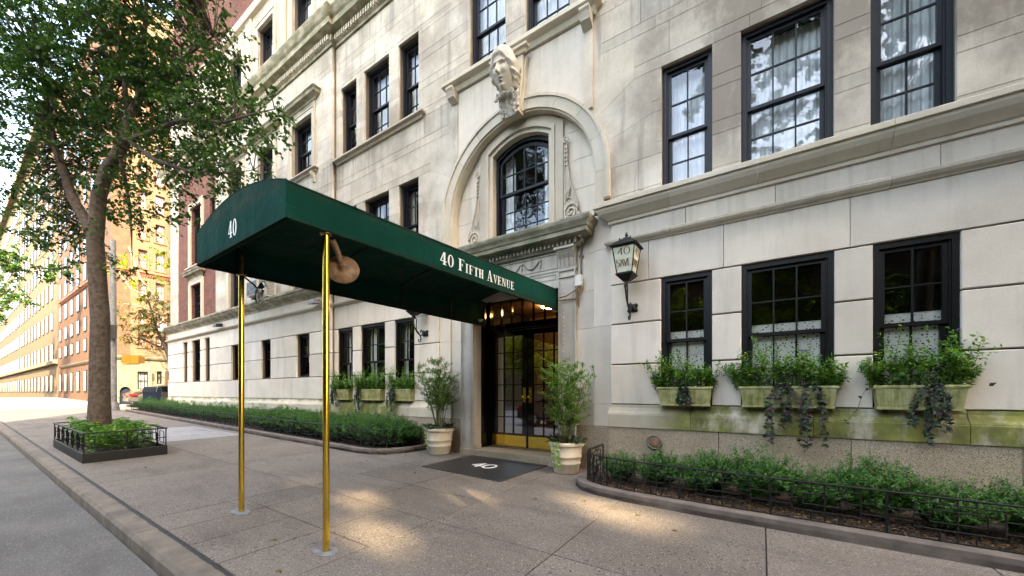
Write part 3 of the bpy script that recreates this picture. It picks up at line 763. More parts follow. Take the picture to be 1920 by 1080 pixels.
for i in range(4):
    xa, xb = C - ih + 2 * ih * i / 4 + .01, C - ih + 2 * ih * (i + 1) / 4 - .01
    pane(xa, xb, a + .07, zz + .025, 6.01, 'glass_up', aw)
    zt = lambda q: 6.295 + .2 * (1 - ((q - C) / ih) ** 2)
    MB().add([(xa, a + .07, 6.03), (xb, a + .07, 6.03), (xb, a + .07, zt(xb)), ((xa + xb) / 2, a + .07, zt((xa + xb) / 2)), (xa, a + .07, zt(xa))], [(0, 1, 2, 3, 4)]).build('pane', M['glass_up'], aw)
m = MB(); pl = sash(C - hw, C + hw, 4.5, zz + .02, a + .10, 4, 3, m); m.build('sash', M['navy'], aw)
for q in pl: pane(q[0], q[1], a + .12, q[2], q[3], 'glass_up', aw)
curtain(C - .62, C - .36, 4.4, 6.5, a + .27, aw, waves=3); curtain(C + .38, C + .62, 4.4, 6.5, a + .27, aw, waves=3)
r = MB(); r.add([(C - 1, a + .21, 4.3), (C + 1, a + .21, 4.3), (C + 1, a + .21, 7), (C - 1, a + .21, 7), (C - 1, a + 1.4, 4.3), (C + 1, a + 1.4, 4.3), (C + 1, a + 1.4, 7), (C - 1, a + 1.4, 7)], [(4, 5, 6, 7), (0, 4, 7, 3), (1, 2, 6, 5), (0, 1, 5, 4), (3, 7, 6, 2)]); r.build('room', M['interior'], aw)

# ------------------------------------------------------------------ ground floor
YG = 6.30; LG = [1.15, 1.82, 2.50, 3.17]
W1, W2, W3 = (-1.345, -0.62), (-0.25, 0.77), (1.13, 1.86)
G3, G2, G1 = mir(W1), mir(W2), mir(W3)
zg = (1.13, 3.165)
opsG = [q + zg for q in (W1, W2, W3, G1, G2, G3)]
def rust(x0, x1, y, ops, levels=LG, cuts=(), mat='stone_low', gap=0.022):
    for z0, z1 in zip(levels[:-1], levels[1:]):
        for za, zb, iv, sb, st_ in pieces(x0, x1, z0, z1, ops):
            for a, b in iv:
                cs = [q for q in cuts if a + .2 < q < b - .2]
                for p, q in zip([a] + cs, cs + [b]):
                    ga = 0 if p == a else .003; gq = 0 if q == b else .003
                    queue(p + ga, y, za + (0 if sb else gap / 2), q - p - ga - gq, zb - za - (0 if sb else gap / 2) - (0 if st_ else gap / 2), .06, .008, mat)
def band(x0, x1, z0, z1, y, cuts, mat='stone_low'):
    cs = [q for q in cuts if x0 + .2 < q < x1 - .2]
    for p, q in zip([x0] + cs, cs + [x1]):
        queue(p + (.003 if p != x0 else 0), y, z0, q - p - (.003 if p != x0 else 0) - (.003 if q != x1 else 0), z1 - z0, .06, .003, mat)
def basewall(x0, x1, y, gcuts):
    cs = [q for q in gcuts if x0 + .2 < q < x1 - .2]
    e0 = .0 if x0 < -24 else .03; xs_ = [x0 - e0] + cs + [x1]
    prof = [(.0, .78), (.135, .78), (.135, .985), (.125, .995), (.125, 1.005), (.08, 1.05), (.05, 1.10), (.045, 1.148), (.0, 1.148)]
    for p, q in zip(xs_[:-1], xs_[1:]):
        o = MB(); o.sweep(prof, [(p + .003, y + .05), (q - .003, y + .05)]); o.build('base_moulding', M['stone_base'], bld)
    cs = [q + .37 for q in gcuts if x0 + .2 < q + .37 < x1 - .2]; xs_ = [x0 - .02] + cs + [x1]
    for p, q in zip(xs_[:-1], xs_[1:]):
        o = MB(); o.box(p + .004, q - .004, y - .065, y + .3, -.2, .777); o.build('granite_block', M['granite'], bld)
gb = MB()
for x0, x1 in ((-10.35, -6.19), (-2.15, 8.0)):
    cut1 = [-9.2, -7.9, -1.53, -.47, .92, 2.5, 4, 5.6]
    rust(x0, x1, YG, opsG, cuts=[2.6, 3.9, 5.2, 6.6])
    band(x0, x1, 3.18, 3.80, YG, cut1); band(x0, x1, 3.90, 4.22, YG, [-8.8, -7.3, -.98, .15, 1.7, 3.2, 5, 6.5])
    backing(x0, x1, -.2, 4.4, YG, opsG, gb)
    basewall(x0, x1, YG, [-9.6, -8.3, -7.1, -.9, .55, 1.9, 3.4, 5, 6.6])
gb.build('wall_core', M['joint'], bld)
def cornice_run(x0, x1, y, cuts, endl=True, endr=True):
    cs = [q for q in cuts if x0 + .2 < q < x1 - .2]; xs_ = [x0] + cs + [x1]
    pc = [(0, 4.20), (.035, 4.20), (.035, 4.245), (.06, 4.255), (.10, 4.29), (.16, 4.34), (.195, 4.39), (.20, 4.43), (.235, 4.435), (.235, 4.50), (.225, 4.51), (-.12, 4.575), (-.12, 4.2)]
    pm = [(0, 3.80), (.02, 3.80), (.03, 3.815), (.07, 3.84), (.095, 3.87), (.10, 3.905), (.085, 3.915), (0, 3.92)]
    for i, (p, q) in enumerate(zip(xs_[:-1], xs_[1:])):
        for nm, pr in (('cornice', pc), ('string_course', pm)):
            path = [(p + .002 * (i > 0), y), (q - .002, y)]
            if i == 0 and endl: path = [(p, y + .1), (p, y), (q - .002, y)]
            if i == len(xs_) - 2 and endr: path = path[:-1] + [(q, y), (q, y + .1)]
            o = MB(); o.sweep([(a_ - 0, b_) for a_, b_ in pr if a_ >= 0], path)
            if nm == 'cornice': o.box(p, q, y + .03, y + .13, 4.36, 4.56)
            o.build(nm, M['stone_trim' if nm == 'string_course' or x0 > -6 else 'stone_ledge'], bld)
cornice_run(-2.15, 8.0, YG, [-1.2, -.05, 1.28, 2.8, 4.4, 6]); cornice_run(-10.35, -6.19, YG, [-9, -7.6])
for q, cols, in ((W1, 2), (W2, 3), (W3, 2)):
    window(q[0], q[1], zg[0], zg[1], YG, cols, 2, 2, mat='blackwood', glass='glass_low', cur='lace', split=2.17, dep=.05)
for q, cols in ((G1, 2), (G2, 3), (G3, 2)):
    window(q[0], q[1], zg[0], zg[1], YG, cols, 2, 2, mat='blackwood', glass='glass_low', cur='sides', split=2.17, dep=.05)
# entrance bay walls, strips
for s in (-1, 1):
    xa, xb = sorted((C + s * 1.36, C + s * 1.70)); 
    for z0, z1 in zip([.77, 1.15, 1.82, 2.5, 3.17, 3.84], [1.146, 1.816, 2.496, 3.166, 3.836, 4.46]):
        queue(xa, 6.40, z0, xb - xa, z1 - z0, .06, .002, 'stone_low')
    xc, xd = sorted((C + s * 1.70, C + s * 2.02))
    for z0, z1 in zip([.77, 1.15, 2.5, 3.84], [1.146, 2.496, 3.836, 4.46]): queue(xc, 6.35, z0, xd - xc, z1 - z0, .11, .002, 'stone_low')
    o = MB(); o.box(min(xa, xc), max(xb, xd), 6.461, 6.9, -.2, 4.5); o.build('wall_core', M['joint'], bld)
    o = MB(); o.box(xa, xb, 6.36, 6.46, -.2, .766); o.box(xc, xd, 6.31, 6.461, -.2, .768); o.build('granite_block', M['granite'], bld)
    # pilaster strip with beaded ornament
    pa, pb = sorted((C + s * 1.02, C + s * 1.36))
    o = MB(); o.box(pa, pb, 6.33, 6.60, .22, 3.42); o.box(pa - .012, pb + .012, 6.318, 6.6, -.05, .218); 
    o.box(pa + .05, pa + .065, 6.322, 6.332, .3, 3.35); o.box(pb - .065, pb - .05, 6.322, 6.332, .3, 3.35); o.box(pa, pa + .02, 6.31, 6.332, .22, 3.4); o.box(pb - .02, pb, 6.31, 6.332, .22, 3.4)
    pl_ = o.build('pilaster', M['carved'], bld)
    o = MB()
    for k in range(80):
        z = .28 + k * .039
        o.box(pa + .024, pa + .044, 6.318, 6.331, z, z + .024); o.box(pb - .044, pb - .024, 6.318, 6.331, z, z + .024)
        if k % 2 == 0: o.hexa([(pa + .09, 6.331, z), (pa + .12, 6.331, z + .01), (pa + .10, 6.331, z + .06), (pa + .08, 6.331, z + .03)], [(pa + .098, 6.318, z + .02), (pa + .104, 6.318, z + .02), (pa + .10, 6.318, z + .03), (pa + .096, 6.318, z + .03)])
    o.build('bead_ornament', M['carved'], pl_)['kind'] = 'stuff'
# entablature of the entrance
en = MB()
en.box(C - 1.36, C + 1.36, 6.33, 6.60, 3.421, 3.60); en.box(C - 1.02, C + 1.02, 6.33, 6.60, 3.30, 3.42)
en.box(C - 1.38, C + 1.38, 6.315, 6.6, 3.601, 3.645); en.box(C - 1.36, C + 1.36, 6.34, 6.6, 3.646, 4.0)
ent = en.build('entablature', M['carved'], bld)
o = MB(); prof = [(0, 3.98), (.02, 3.98), (.05, 4.02), (.05, 4.10), (.09, 4.115), (.24, 4.125), (.25, 4.13), (.25, 4.20), (.27, 4.21), (.29, 4.25), (.33, 4.30), (.345, 4.345), (.345, 4.375), (.33, 4.38), (0, 4.50)]
o.sweep(prof, [(C - 1.42, 6.46), (C - 1.42, 6.30), (C + 1.42, 6.30), (C + 1.42, 6.46)]); o.box(C - 1.42, C + 1.42, 6.301, 6.46, 3.99, 4.49); o.build('entrance_cornice', M['stone_ledge'], bld)
o = MB(); k = 0; x = C - 1.44
while x < C + 1.43: o.box(x, x + .045, 6.205, 6.252, 4.03, 4.10); x += .085
for s in (-1, 1):
    y = 6.26
    while y < 6.42: o.box(C + s * 1.47 - .02 + s * .025, C + s * 1.47 + .02 + s * .025, y, y + .045, 4.03, 4.10); y += .08
o.build('dentil_band', M['carved'], bld)['kind'] = 'stuff'
o = MB(); x = C - 1.50
while x < C + 1.5:
    o.add([(x, 6.19, 4.118), (x + .06, 6.19, 4.118), (x + .045, 6.155, 4.10), (x + .03, 6.14, 4.085), (x + .015, 6.155, 4.10), (x + .03, 6.205, 4.08)], [(0, 1, 2), (0, 2, 3), (0, 3, 4), (0, 4, 5), (1, 5, 2), (2, 5, 3), (3, 5, 4)]); x += .078
o.build('egg_ornament', M['carved'], bld)['kind'] = 'stuff'
o = MB()   # frieze panels with moulded frames and a festoon
def frame(mb, x0, x1, z0, z1, y, t_=.022, d_=.02):
    mb.box(x0, x1, y - d_, y, z0, z0 + t_); mb.box(x0, x1, y - d_, y, z1 - t_, z1); mb.box(x0, x0 + t_, y - d_, y, z0 + t_, z1 - t_); mb.box(x1 - t_, x1, y - d_, y, z0 + t_, z1 - t_)
frame(o, C - 1.0, C + 1.0, 3.66, 3.95, 6.339); frame(o, C - .96, C + .96, 3.46, 3.56, 6.329, .012, .01)
for s in (-1, 1):
    frame(o, C + min(s * 1.02, s * 1.36), C + max(s * 1.02, s * 1.36), 3.46, 3.60, 6.329, .02, .03)
for k in range(5):
    xa = C - .85 + k * .42 - .2 + .05; xb = xa + .34
    if xb > C + .95: break
    o.tube([(xa + (xb - xa) * i / 10, 6.325, 3.86 - .12 * math.sin(math.pi * i / 10)) for i in range(11)], [.008 + .012 * math.sin(math.pi * i / 10) for i in range(11)], 6)
    o.lathe([(0, .02), (.026, .01), (.03, -.012), (0, -.02)], (xb + .035, 6.33, 3.87), 8, 'Y'); o.tube([(xb + .035, 6.325, 3.85), (xb + .035, 6.32, 3.78), (xb + .035, 6.328, 3.70)], [.01, .022, .006], 6)
o.build('festoon', M['carved'], ent)
for s in (-1, 1):   # acanthus consoles
    o = MB(); xa, xb = sorted((C + s * 1.02, C + s * 1.36))
    prof = [(0, 3.62), (.02, 3.62), (.04, 3.70), (.05, 3.80), (.10, 3.88), (.14, 3.92), (.14, 3.96), (0, 3.96)]
    o.sweep(prof, [(xa, 6.339), (xb, 6.339)]); o.box(xa - .02, xb + .02, 6.16, 6.34, 3.945, 3.985)
    for k in range(4):
        cx = xa + (xb - xa) * (k + .5) / 4
        for j in range(6):
            z = 3.65 + .042 * j; yy = 6.30 - .0 - max(0, (j - 3)) * .03
            for q in (-1, 1): o.tube([(cx, yy - .012, z), (cx + q * .03, yy - .022, z + .03)], [.012, .004], 5, False)
    o.build('console', M['carved'], bld)

# keystone with a carved woman's head and acanthus scroll
o = MB(); o.prism([(C - .20, 6.86), (C + .20, 6.86), (C + .30, 7.93), (C - .30, 7.93)], YM - .20, YM - .001)
o.prism([(C - .23, 6.93), (C - .205, 6.9), (C - .31, 7.93), (C - .345, 7.93)], YM - .13, YM - .001); o.prism([(C + .205, 6.9), (C + .23, 6.93), (C + .345, 7.93), (C + .31, 7.93)], YM - .13, YM - .001)
key = o.build('keystone', M['stone_trim'], bld)
def gsn(x, z, cx, cz, sx, sz): return math.exp(-((x - cx) / sx) ** 2 - ((z - cz) / sz) ** 2)
def head(u, v):
    th = (u - .5) * 2 * math.pi; ph = (v - .5) * math.pi
    cx, sz_ = math.cos(ph), math.sin(ph)
    x = .235 * math.sin(th) * cx; y = -math.cos(th) * cx; z = .385 * sz_
    # egg shape: narrower chin
    if z < 0: x *= 1 - .42 * (-z / .40) ** 1.3
    face = max(0.0, -y); d = .26 * y
    e = 0.0
    if y < .1:
        e += .075 * gsn(x, z, 0, -.055, .030, .05) + .045 * gsn(x, z, 0, .02, .022, .075) + .018 * gsn(x, z, 0.022, -.075, .014, .014) + .018 * gsn(x, z, -.022, -.075, .014, .014)
        for s in (-1, 1):
            e -= .056 * gsn(x, z, s * .082, .052, .048, .030)
            e += .036 * gsn(x, z, s * .082, .045, .025, .015) - .014 * gsn(x, z, s * .080, .045, .006, .006)
            e += .022 * gsn(x, z, s * .085, .105, .065, .016)
            e += .012 * gsn(x, z, s * .082, .066, .034, .006)
            e += .022 * gsn(x, z, s * .12, -.04, .05, .05)
        e += .032 * gsn(x, z, 0, -.148, .045, .012) + .034 * gsn(x, z, 0, -.192, .036, .014) - .065 * gsn(x, z, 0, -.170, .034, .008)
        e += .04 * gsn(x, z, 0, -.27, .055, .04) - .012 * gsn(x, z, 0, -.222, .04, .012)
        e *= 1.15 * min(1, face * 2.2)
    # hair: outside the face oval
    oval = (x / .190) ** 2 + ((z + .06) / .275) ** 2
    if oval > 1 or y > 0:
        hk = min(1, .35 + (oval - 1) * 3.5) if y <= 0 else 1
        zl = z + .1
        if z > -.27:
            w_ = .052 + .013 * math.sin(13 * math.atan2(z + .12, abs(x) + .02) + 26 * abs(x)) + .005 * math.sin(90 * abs(x) + 60 * z) - .03 * math.exp(-(x / .012) ** 2)
            n_ = Vector((math.sin(th) * cx, y, sz_)).normalized(); x += n_.x * w_ * hk; d += n_.y * w_ * hk; z += n_.z * w_ * hk
    yy = d - e; ca, sa = math.cos(R(16)), math.sin(R(16))
    return (C + x, YM - .36 + yy * ca - z * sa, 7.56 + z * ca + yy * sa)
hm = MB(); hm.grid(head, 170, 150); hd = hm.build('carved_head', M['carved'], key)
o = MB()   # neck, plaits and acanthus bib
o.tube([(C, YM - .28, 7.34), (C, YM - .20, 7.12)], [.12, .15], 14)
for s in (-1, 1):
    o.tube([(C + s * (.20 + .008 * math.sin(k * 1.3)), YM - .22 + .015 * math.cos(k * 1.3), 7.42 - .032 * k) for k in range(16)], [.03 + .012 * math.sin(k * 1.9) for k in range(16)], 7)
def leafsurf(cx, cz, w0, h, curl, lob, out):
    def f(u, v):
        a = (u - .5) * 2; ww = w0 * (1 - .55 * v ** 1.5) * (1 + .16 * math.sin(v * lob))
        yy = YM - .20 - out * (math.sin(min(1, v * 1.15) * math.pi / 2 * 1.0) * .0 + (1 - v) ** 2) - .025 * math.cos(a * math.pi * 2.5) * (1 - v * .5)
        return (cx + a * ww, yy, cz - v * h + curl * (1 - v) ** 3)
    return f
o.grid(leafsurf(C, 7.12, .19, .30, .06, 26, .20), 26, 26); o.grid(leafsurf(C - .09, 7.10, .10, .27, .02, 30, .10), 18, 24); o.grid(leafsurf(C + .09, 7.10, .10, .27, .02, 30, .10), 18, 24)
for k in range(9):
    a = (k - 4) / 4; o.tube([(C + a * .20, YM - .40 + .06 * abs(a), 7.17 - .04 * abs(a)), (C + a * .215, YM - .44 + .06 * abs(a), 7.14 - .04 * abs(a)), (C + a * .18, YM - .38, 7.09)], [.02, .034, .01], 7)
for s in (-1, 1):
    for k in range(7): o.tube([(C + s * .06, YM - .21, 7.14 - .04 * k), (C + s * (.17 - .008 * k), YM - .25, 7.18 - .045 * k), (C + s * (.20 - .010 * k), YM - .2, 7.12 - .045 * k)], [.012, .02, .008], 6)
o.build('acanthus_scroll', M['carved'], key)

# ------------------------------------------------------------------ left pavilion
XL, XR = -24.5, -10.45
P1, P2, P3 = (-12.69, -11.51), (-15.1, -13.95), (-17.6, -16.4)
r3 = (12.35, 14.35)
opsP = []
for q in (P1, P2, P3): opsP += [q + (4.59, 6.55), q + (8.19, 9.93), q + r3]
R1, R2 = (-21.72, -20.46), (-19.62, -19.08)
brk = (-23.4, -18.95, 4.57, 11.2)
LPv = [z for z in LV if z < 11.5]
ashlar(-18.93, XR, LPv, YP, [o for o in opsP], lo=1.1, hi=1.9)
ashlar(XL, -23.42, LPv, YP, [], lo=3, hi=4)
ashlar(XL, XR, [z for z in LV if 11.4 < z < 15.3], YP, opsP + [R1 + r3], lo=1.2, hi=2.0)
bk = MB(); bb = MB()
opsB = [R1 + (7.0, 9.7), R1 + (4.62, 6.2), R2 + (8.0, 9.6)]
backing(XL, XR, 4.3, 15.25, YP, opsP + [R1 + r3, brk], bk)
zs = sorted({4.57, 11.2} | {z for o in opsB for z in o[2:4]})
for za, zb in zip(zs[:-1], zs[1:]):
    iv = [(-23.42, -18.93)]
    for o in opsB:
        if o[2] < zb - 1e-3 and o[3] > za + 1e-3: iv = sub(iv, o[0], o[1])
    for a, b in iv: bb.box(a, b, YP + .02, YP + .36, za, zb)
bb.build('brick_wall', M['brick'], bld); bk.build('wall_core', M['joint'], bld)
for a, b in ((XL, XR),):     # the return of the pavilion and end faces
    o = MB(); o.box(XR - .3, XR - .003, YP + .361, 7.2, 3.9, 15.25); o.box(XL + .003, XL + .3, YP + .361, 24, -.2, 15.25); o.build('wall_core', M['stone'], bld)
band(-23.42, -18.93, 11.2, LPv[-1], YP, [])
for q in (P1, P2, P3):
    window(*q, 4.59, 6.55, YP, 3, 2, 2, dep=.16, cur='shade', individual=False)
    window(*q, 8.19, 9.93, YP, 3, 2, 2, dep=.16, cur='sides', individual=(q == P1))
    window(*q, *r3, YP, 3, 2, 2, dep=.16, cur='sheer', individual=(q == P1))
window(*R1, 7.0, 9.7, YP, 2, 3, 3, dep=.14, cur='sides', individual=False); window(*R1, 4.62, 6.2, YP, 2, 2, 2, dep=.14, cur='sides', individual=False)
window(*R2, 8.0, 9.6, YP, 2, 2, 2, dep=.1, individual=False, ft=.05); window(*R1, *r3, YP, 2, 2, 2, dep=.14, individual=False)
def surround(q, z0, z1, t_=.2, hood=True, sillz=True, y=YP):
    o = MB(); x0, x1 = q
    o.box(x0 - t_, x0, y - .04, y + .02, z0, z1); o.box(x1, x1 + t_, y - .04, y + .02, z0, z1); o.box(x0 - t_, x1 + t_, y - .04, y + .02, z1 + .001, z1 + t_)
    frame(o, x0 - t_ + .03, x1 + t_ - .03, z0 - .0, z1 + t_ - .03, y - .041, .03, .02)
    o.build('window_surround', M['stone_trim'], bld)
    if hood:
        o = MB(); zt = z1 + t_ + .12
        o.box(x0 - t_ + .02, x1 + t_ - .02, y - .03, y, z1 + t_ + .001, zt)
        o.sweep([(0, zt), (.05, zt + .01), (.07, zt + .06), (.20, zt + .10), (.22, zt + .17), (.26, zt + .2), (.26, zt + .23), (0, zt + .27)], [(x0 - t_ - .02, y + .01), (x0 - t_ - .02, y), (x1 + t_ + .02, y), (x1 + t_ + .02, y + .01)])
        o.build('window_hood', M['stone_ledge'], bld)
    if sillz:
        sill(x0 - t_, x1 + t_, z0, y, h=.12, out=.14)
        for s in (x0 - t_ * .5, x1 + t_ * .5):
            o = MB(); o.sweep([(0, z0 - .42), (.03, z0 - .42), (.06, z0 - .3), (.11, z0 - .2), (.12, z0 - .122), (0, z0 - .122)], [(s - .06, y), (s + .06, y)]); o.build('bracket', M['stone_trim'], bld)
for q in (P1, P2, P3): surround(q, 8.19, 9.93); surround(q, *r3, hood=False, sillz=False); surround(q, 4.6, 6.55, .14, False, False)
surround(R1, 7.0, 9.7, .22, hood=False); surround(R1, 4.62, 6.2, .2, hood=True, sillz=False)
for x in (-13.3, -10.7, -15.8, -18.5):
    o = MB(); o.box(x - .24, x + .24, YP - .05, YP - .001, 12.25, 15.1); frame(o, x - .2, x + .2, 12.4, 15.0, YP - .051, .03, .02); o.build('strip', M['stone_trim'], bld)
# upper cornice: weathered, with a dentil course
def upcornice(x0, x1, y, name='upper_cornice', dent=True):
    o = MB(); z = 11.44
    pr = [(0, z), (.05, z), (.06, z + .06), (.10, z + .09), (.10, z + .26), (.16, z + .28), (.30, z + .33), (.31, z + .47), (.36, z + .52), (.42, z + .64), (.44, z + .70), (.43, z + .74), (0, z + .86)]
    o.sweep(pr, [(x0, y + .2), (x0, y), (x1, y), (x1, y + .2)]); o.box(x0, x1, y + .001, y + .2, z, z + .85); o.build(name, M['stone_ledge'], bld)
    o = MB(); x = x0 + .02
    while x < x1 - .05: o.box(x, x + .06, y - .155, y - .101, z + .10, z + .25); x += .11
    o.build('dentil_band', M['stone_trim'], bld)['kind'] = 'stuff'
upcornice(XL, XR, YP - .0); upcornice(XR + .02, 8.0, YM)
o = MB(); o.sweep([(0, 15.02), (.12, 15.06), (.16, 15.2), (.16, 15.27), (0, 15.3)], [(XL, YP + .4), (XL, YP), (XR, YP), (XR, YP + .4)]); o.build('coping', M['stone_trim'], bld)
# brick storeys above
bb = MB(); ob = []
for k, x in enumerate((-20.9, -16.6, -12.2, -8, -4, 0, 4)):
    for z in (17.0, 20.4, 23.8, 27.2): ob.append((x - .55, x + .55, z, z + 1.9))
for z0, z1, y, x0, x1 in ((15.26, 32, YP + .12, XL, XR), (12.25, 32, YM + .12, XR, 8.0)):
    zs = sorted({z0, z1} | {z for o in ob for z in o[2:4]})
    for za, zb in zip(zs[:-1], zs[1:]):
        iv = [(x0, x1)]
        for o in ob:
            if o[2] < zb - 1e-3 and o[3] > za + 1e-3: iv = sub(iv, o[0], o[1])
        for a, b in iv: bb.box(a, b, y, y + .4, za, zb)
bb.build('brick_wall', M['brick'], bld)
for x0, x1, z0, z1 in ob:
    if z0 > 21 and x0 > -15: continue
    yy = (YP if x0 < XR else YM) + .12
    window(x0, x1, z0, z1, yy, 2, 2, 2, individual=False, cur='shade', dep=.12)
    sill(x0 - .1, x1 + .1, z0, yy, h=.1, out=.1)
o = MB(); o.box(XL + .1, 8, YP + 4.8, YP + 5.0, 0, 32); o.box(XL + .1, 8, 6.9, 14, 31.6, 32); o.build('rear_wall', M['interior'], bld)

# ground floor of the pavilion
YL = 6.20
S1, S2, S3 = (-12.29, -11.51), (-14.67, -13.97), (-17.15, -16.45)
N1, N2, N3 = (-19.82, -19.25), (-21.3, -20.3), (-22.42, -21.85)
opl = [q + (1.84, 3.165) for q in (S1, S2, S3)] + [q + (1.84, 3.66) for q in (N1, N2, N3)]
rust(XL, -10.37, YL, opl, cuts=[-23.3, -18.4, -15.8, -13.1])
ql = [q for q in opl if q[3] > 3.3]
rust(XL, -18.3, YL, ql, levels=[3.18, 3.80]); band(-18.3, -10.37, 3.18, 3.80, YL, [-16.7, -15.1, -13.4, -11.8]); band(XL, -10.37, 3.90, 4.2, YL, [-23, -21.3, -19.6, -17.9, -16.1, -14.4, -12.6])
gb = MB(); backing(XL, -10.37, -.2, 4.4, YL, opl, gb); gb.build('wall_core', M['joint'], bld)
basewall(XL, -10.37, YL, [-23, -21.2, -19.4, -17.6, -15.8, -14, -12.2])
cornice_run(XL, -10.37, YL, [-22.4, -20.5, -18.6, -16.7, -14.8, -12.9], True, True)
for q in (S1, S2, S3): window(*q, 1.84, 3.165, YL, 2, 2, 2, mat='blackwood', glass='glass_low', cur='shade', individual=False, dep=.13)
for q in (N1, N2, N3): window(*q, 1.84, 3.66, YL, 2 if q == N2 else 1, 2, 2, mat='blackwood', glass='glass_low', cur='none' if q != N2 else 'sides', individual=False, dep=.13)

# put the queued stones in place: the ones that show largest are single stones, the rest one mass
def seen(s):
    x, y, z = s[0] + s[3] / 2, s[1], s[2] + s[4] / 2
    f = -x * math.sin(R(33.5)) + y * math.cos(R(33.5)); r = x * math.cos(R(33.5)) + y * math.sin(R(33.5))
    if f < 1: return -1
    u = 960 + 709 * r / f; v = 736 - 709 * (z - 1.35) / f
    a = s[3] * s[4] / (f * f)
    if u < -20 or u > 1940 or v < -20 or v > 1100: return a * .01
    return a
stones.sort(key=lambda s: -seen(s))
for s in stones[:285]: stone_obj(*s)
rest = {}
for s in stones[285:]:
    x, y, z, w_, h_, d_, c_, mt = s
    m = rest.setdefault(mt, (MB(), []))
    n0 = len(m[0].f); t = MB().chamfer(w_, h_, d_, c_); m[0].add([(a + x, b + y, e + z) for a, b, e in t.v], t.f); m[1].extend([random.random()] * (len(m[0].f) - n0))
for mt, (mb, rr) in rest.items():
    o = mb.build('stone_courses', M[mt], bld); o['kind'] = 'stuff'
    a = o.data.attributes.new('rnd', 'FLOAT', 'FACE'); a.data.foreach_set('value', rr)

# ------------------------------------------------------------------ entrance: recess, doors, transom, step
o = MB()
for s in (-1, 1):
    xa, xb = sorted((C + s * 1.02, C + s * 1.06)); o.box(xa, xb, 6.601, 6.95, .13, 3.45)
o.box(C - 1.02, C + 1.02, 6.61, 7.1, 3.40, 3.45); o.build('door_reveal', M['gloss_black'], bld)
o = MB(); o.box(C - 1.02, C + 1.02, 6.60, 6.64, 3.30, 3.40); o.build('door_head', M['gloss_black'], bld)
fr = MB(); YD = 6.90
fr.box(C - 1.02, C - .96, YD - .04, YD + .1, .14, 3.4); fr.box(C + .96, C + 1.02, YD - .04, YD + .1, .14, 3.4)
fr.box(C - .96, C + .96, YD - .05, YD + .1, 2.70, 2.86); fr.box(C - .96, C + .96, YD - .09, YD - .051, 2.74, 2.80); fr.box(C - .96, C + .96, YD - .03, YD + .1, 3.34, 3.4)
for i in range(1, 7):
    x = C - .96 + 1.92 * i / 7; fr.box(x - .012, x + .012, YD - .01, YD + .05, 2.86, 3.34)
df = fr.build('door_frame', M['gloss_black'], bld)
for i in range(7): pane(C - .96 + 1.92 * i / 7 + .012, C - .96 + 1.92 * (i + 1) / 7 - .012, YD + .02, 2.86, 3.34, 'glass_low', df)
for s in (-1, 1):
    d = MB(); hx, mx = C + s * .955, C + s * .006
    x0, x1 = sorted((hx, mx)); px0, px1 = sorted((C + s * .86, C + s * .135))
    z0, z1 = .155, 2.695; zp0, zp1 = .46, 2.58
    d.box(x0, px0, YD, YD + .05, z0, z1); d.box(px1, x1, YD, YD + .05, z0, z1); d.box(px0, px1, YD, YD + .05, z0, zp0); d.box(px0, px1, YD, YD + .05, zp1, z1)
    for i in (1, 2):
        x = px0 + (px1 - px0) * i / 3; d.box(x - .011, x + .011, YD + .004, YD + .046, zp0, zp1)
    for j in range(1, 6):
        z = zp0 + (zp1 - zp0) * j / 6; d.box(px0, px1, YD + .007, YD + .043, z - .011, z + .011)
    dr = d.build('door', M['gloss_black'], bld)
    for i in range(3):
        for j in range(6):
            wv, hv = (px1 - px0) / 3, (zp1 - zp0) / 6
            pane(px0 + wv * i + .011 * (i > 0), px0 + wv * (i + 1) - .011 * (i < 2), YD + .025, zp0 + hv * j + .011 * (j > 0), zp0 + hv * (j + 1) - .011 * (j < 5), 'glass_door', dr)
    k = MB(); k.box(x0 + .02, x1 - .03, YD - .006, YD - .0005, .175, .415); k.build('kick_plate', M['brass'], dr)
    k = MB(); hc = C + s * .075; k.box(hc - .035, hc + .035, YD - .01, YD - .0005, 1.14, 1.46); k.lathe([(0, 0), (.012, .0), (.012, .04), (.03, .05), (.033, .065), (.022, .08), (0, .082)], (hc - s * .002, YD - .01, 1.255), 14, 'Y'); k.lathe([(0, .0), (.018, 0), (.018, .012), (0, .013)], (hc, YD - .01, 1.385), 12, 'Y'); k.build('handle', M['brass'], dr)
    k = MB(); k.box(x0 + .01, x1 - .01, YD - .012, YD - .002, .156, .168); k.build('sweep', M['pipe'], dr)
    lm = MB(); lx = C + s * .93; lm.tube([(lx, 6.6, 2.95), (lx, 6.45, 2.93)], .012, 8); lm.lathe([(0, -.03), (.04, -.02), (.055, .02), (.05, .03), (0, .035)], (lx - s * .03, 6.42, 2.90), 14, 'Z'); lo = lm.build('canopy_light', M['offwhite'], bld)
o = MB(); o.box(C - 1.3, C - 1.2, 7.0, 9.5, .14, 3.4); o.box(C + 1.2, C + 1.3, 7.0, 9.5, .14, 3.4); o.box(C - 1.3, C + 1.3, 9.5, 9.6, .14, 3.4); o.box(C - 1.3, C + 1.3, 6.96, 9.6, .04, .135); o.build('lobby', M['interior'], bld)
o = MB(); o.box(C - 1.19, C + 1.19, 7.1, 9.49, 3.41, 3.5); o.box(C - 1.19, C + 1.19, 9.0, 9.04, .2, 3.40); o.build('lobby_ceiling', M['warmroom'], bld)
o = MB(); o.lathe([(0, -.03), (.16, -.02), (.2, 0), (.2, .02)], (C, 7.9, 3.36), 20); o.build('lobby_lamp', M['lobbylamp'], bld)
o = MB(); o.sheet_prism([(C - 1.30, 6.22), (C + 1.30, 6.22), (C + 1.30, 6.95), (C - 1.30, 6.95)], -.2, .135, lambda x, y: 0); o.build('step', M['granite'], bld)
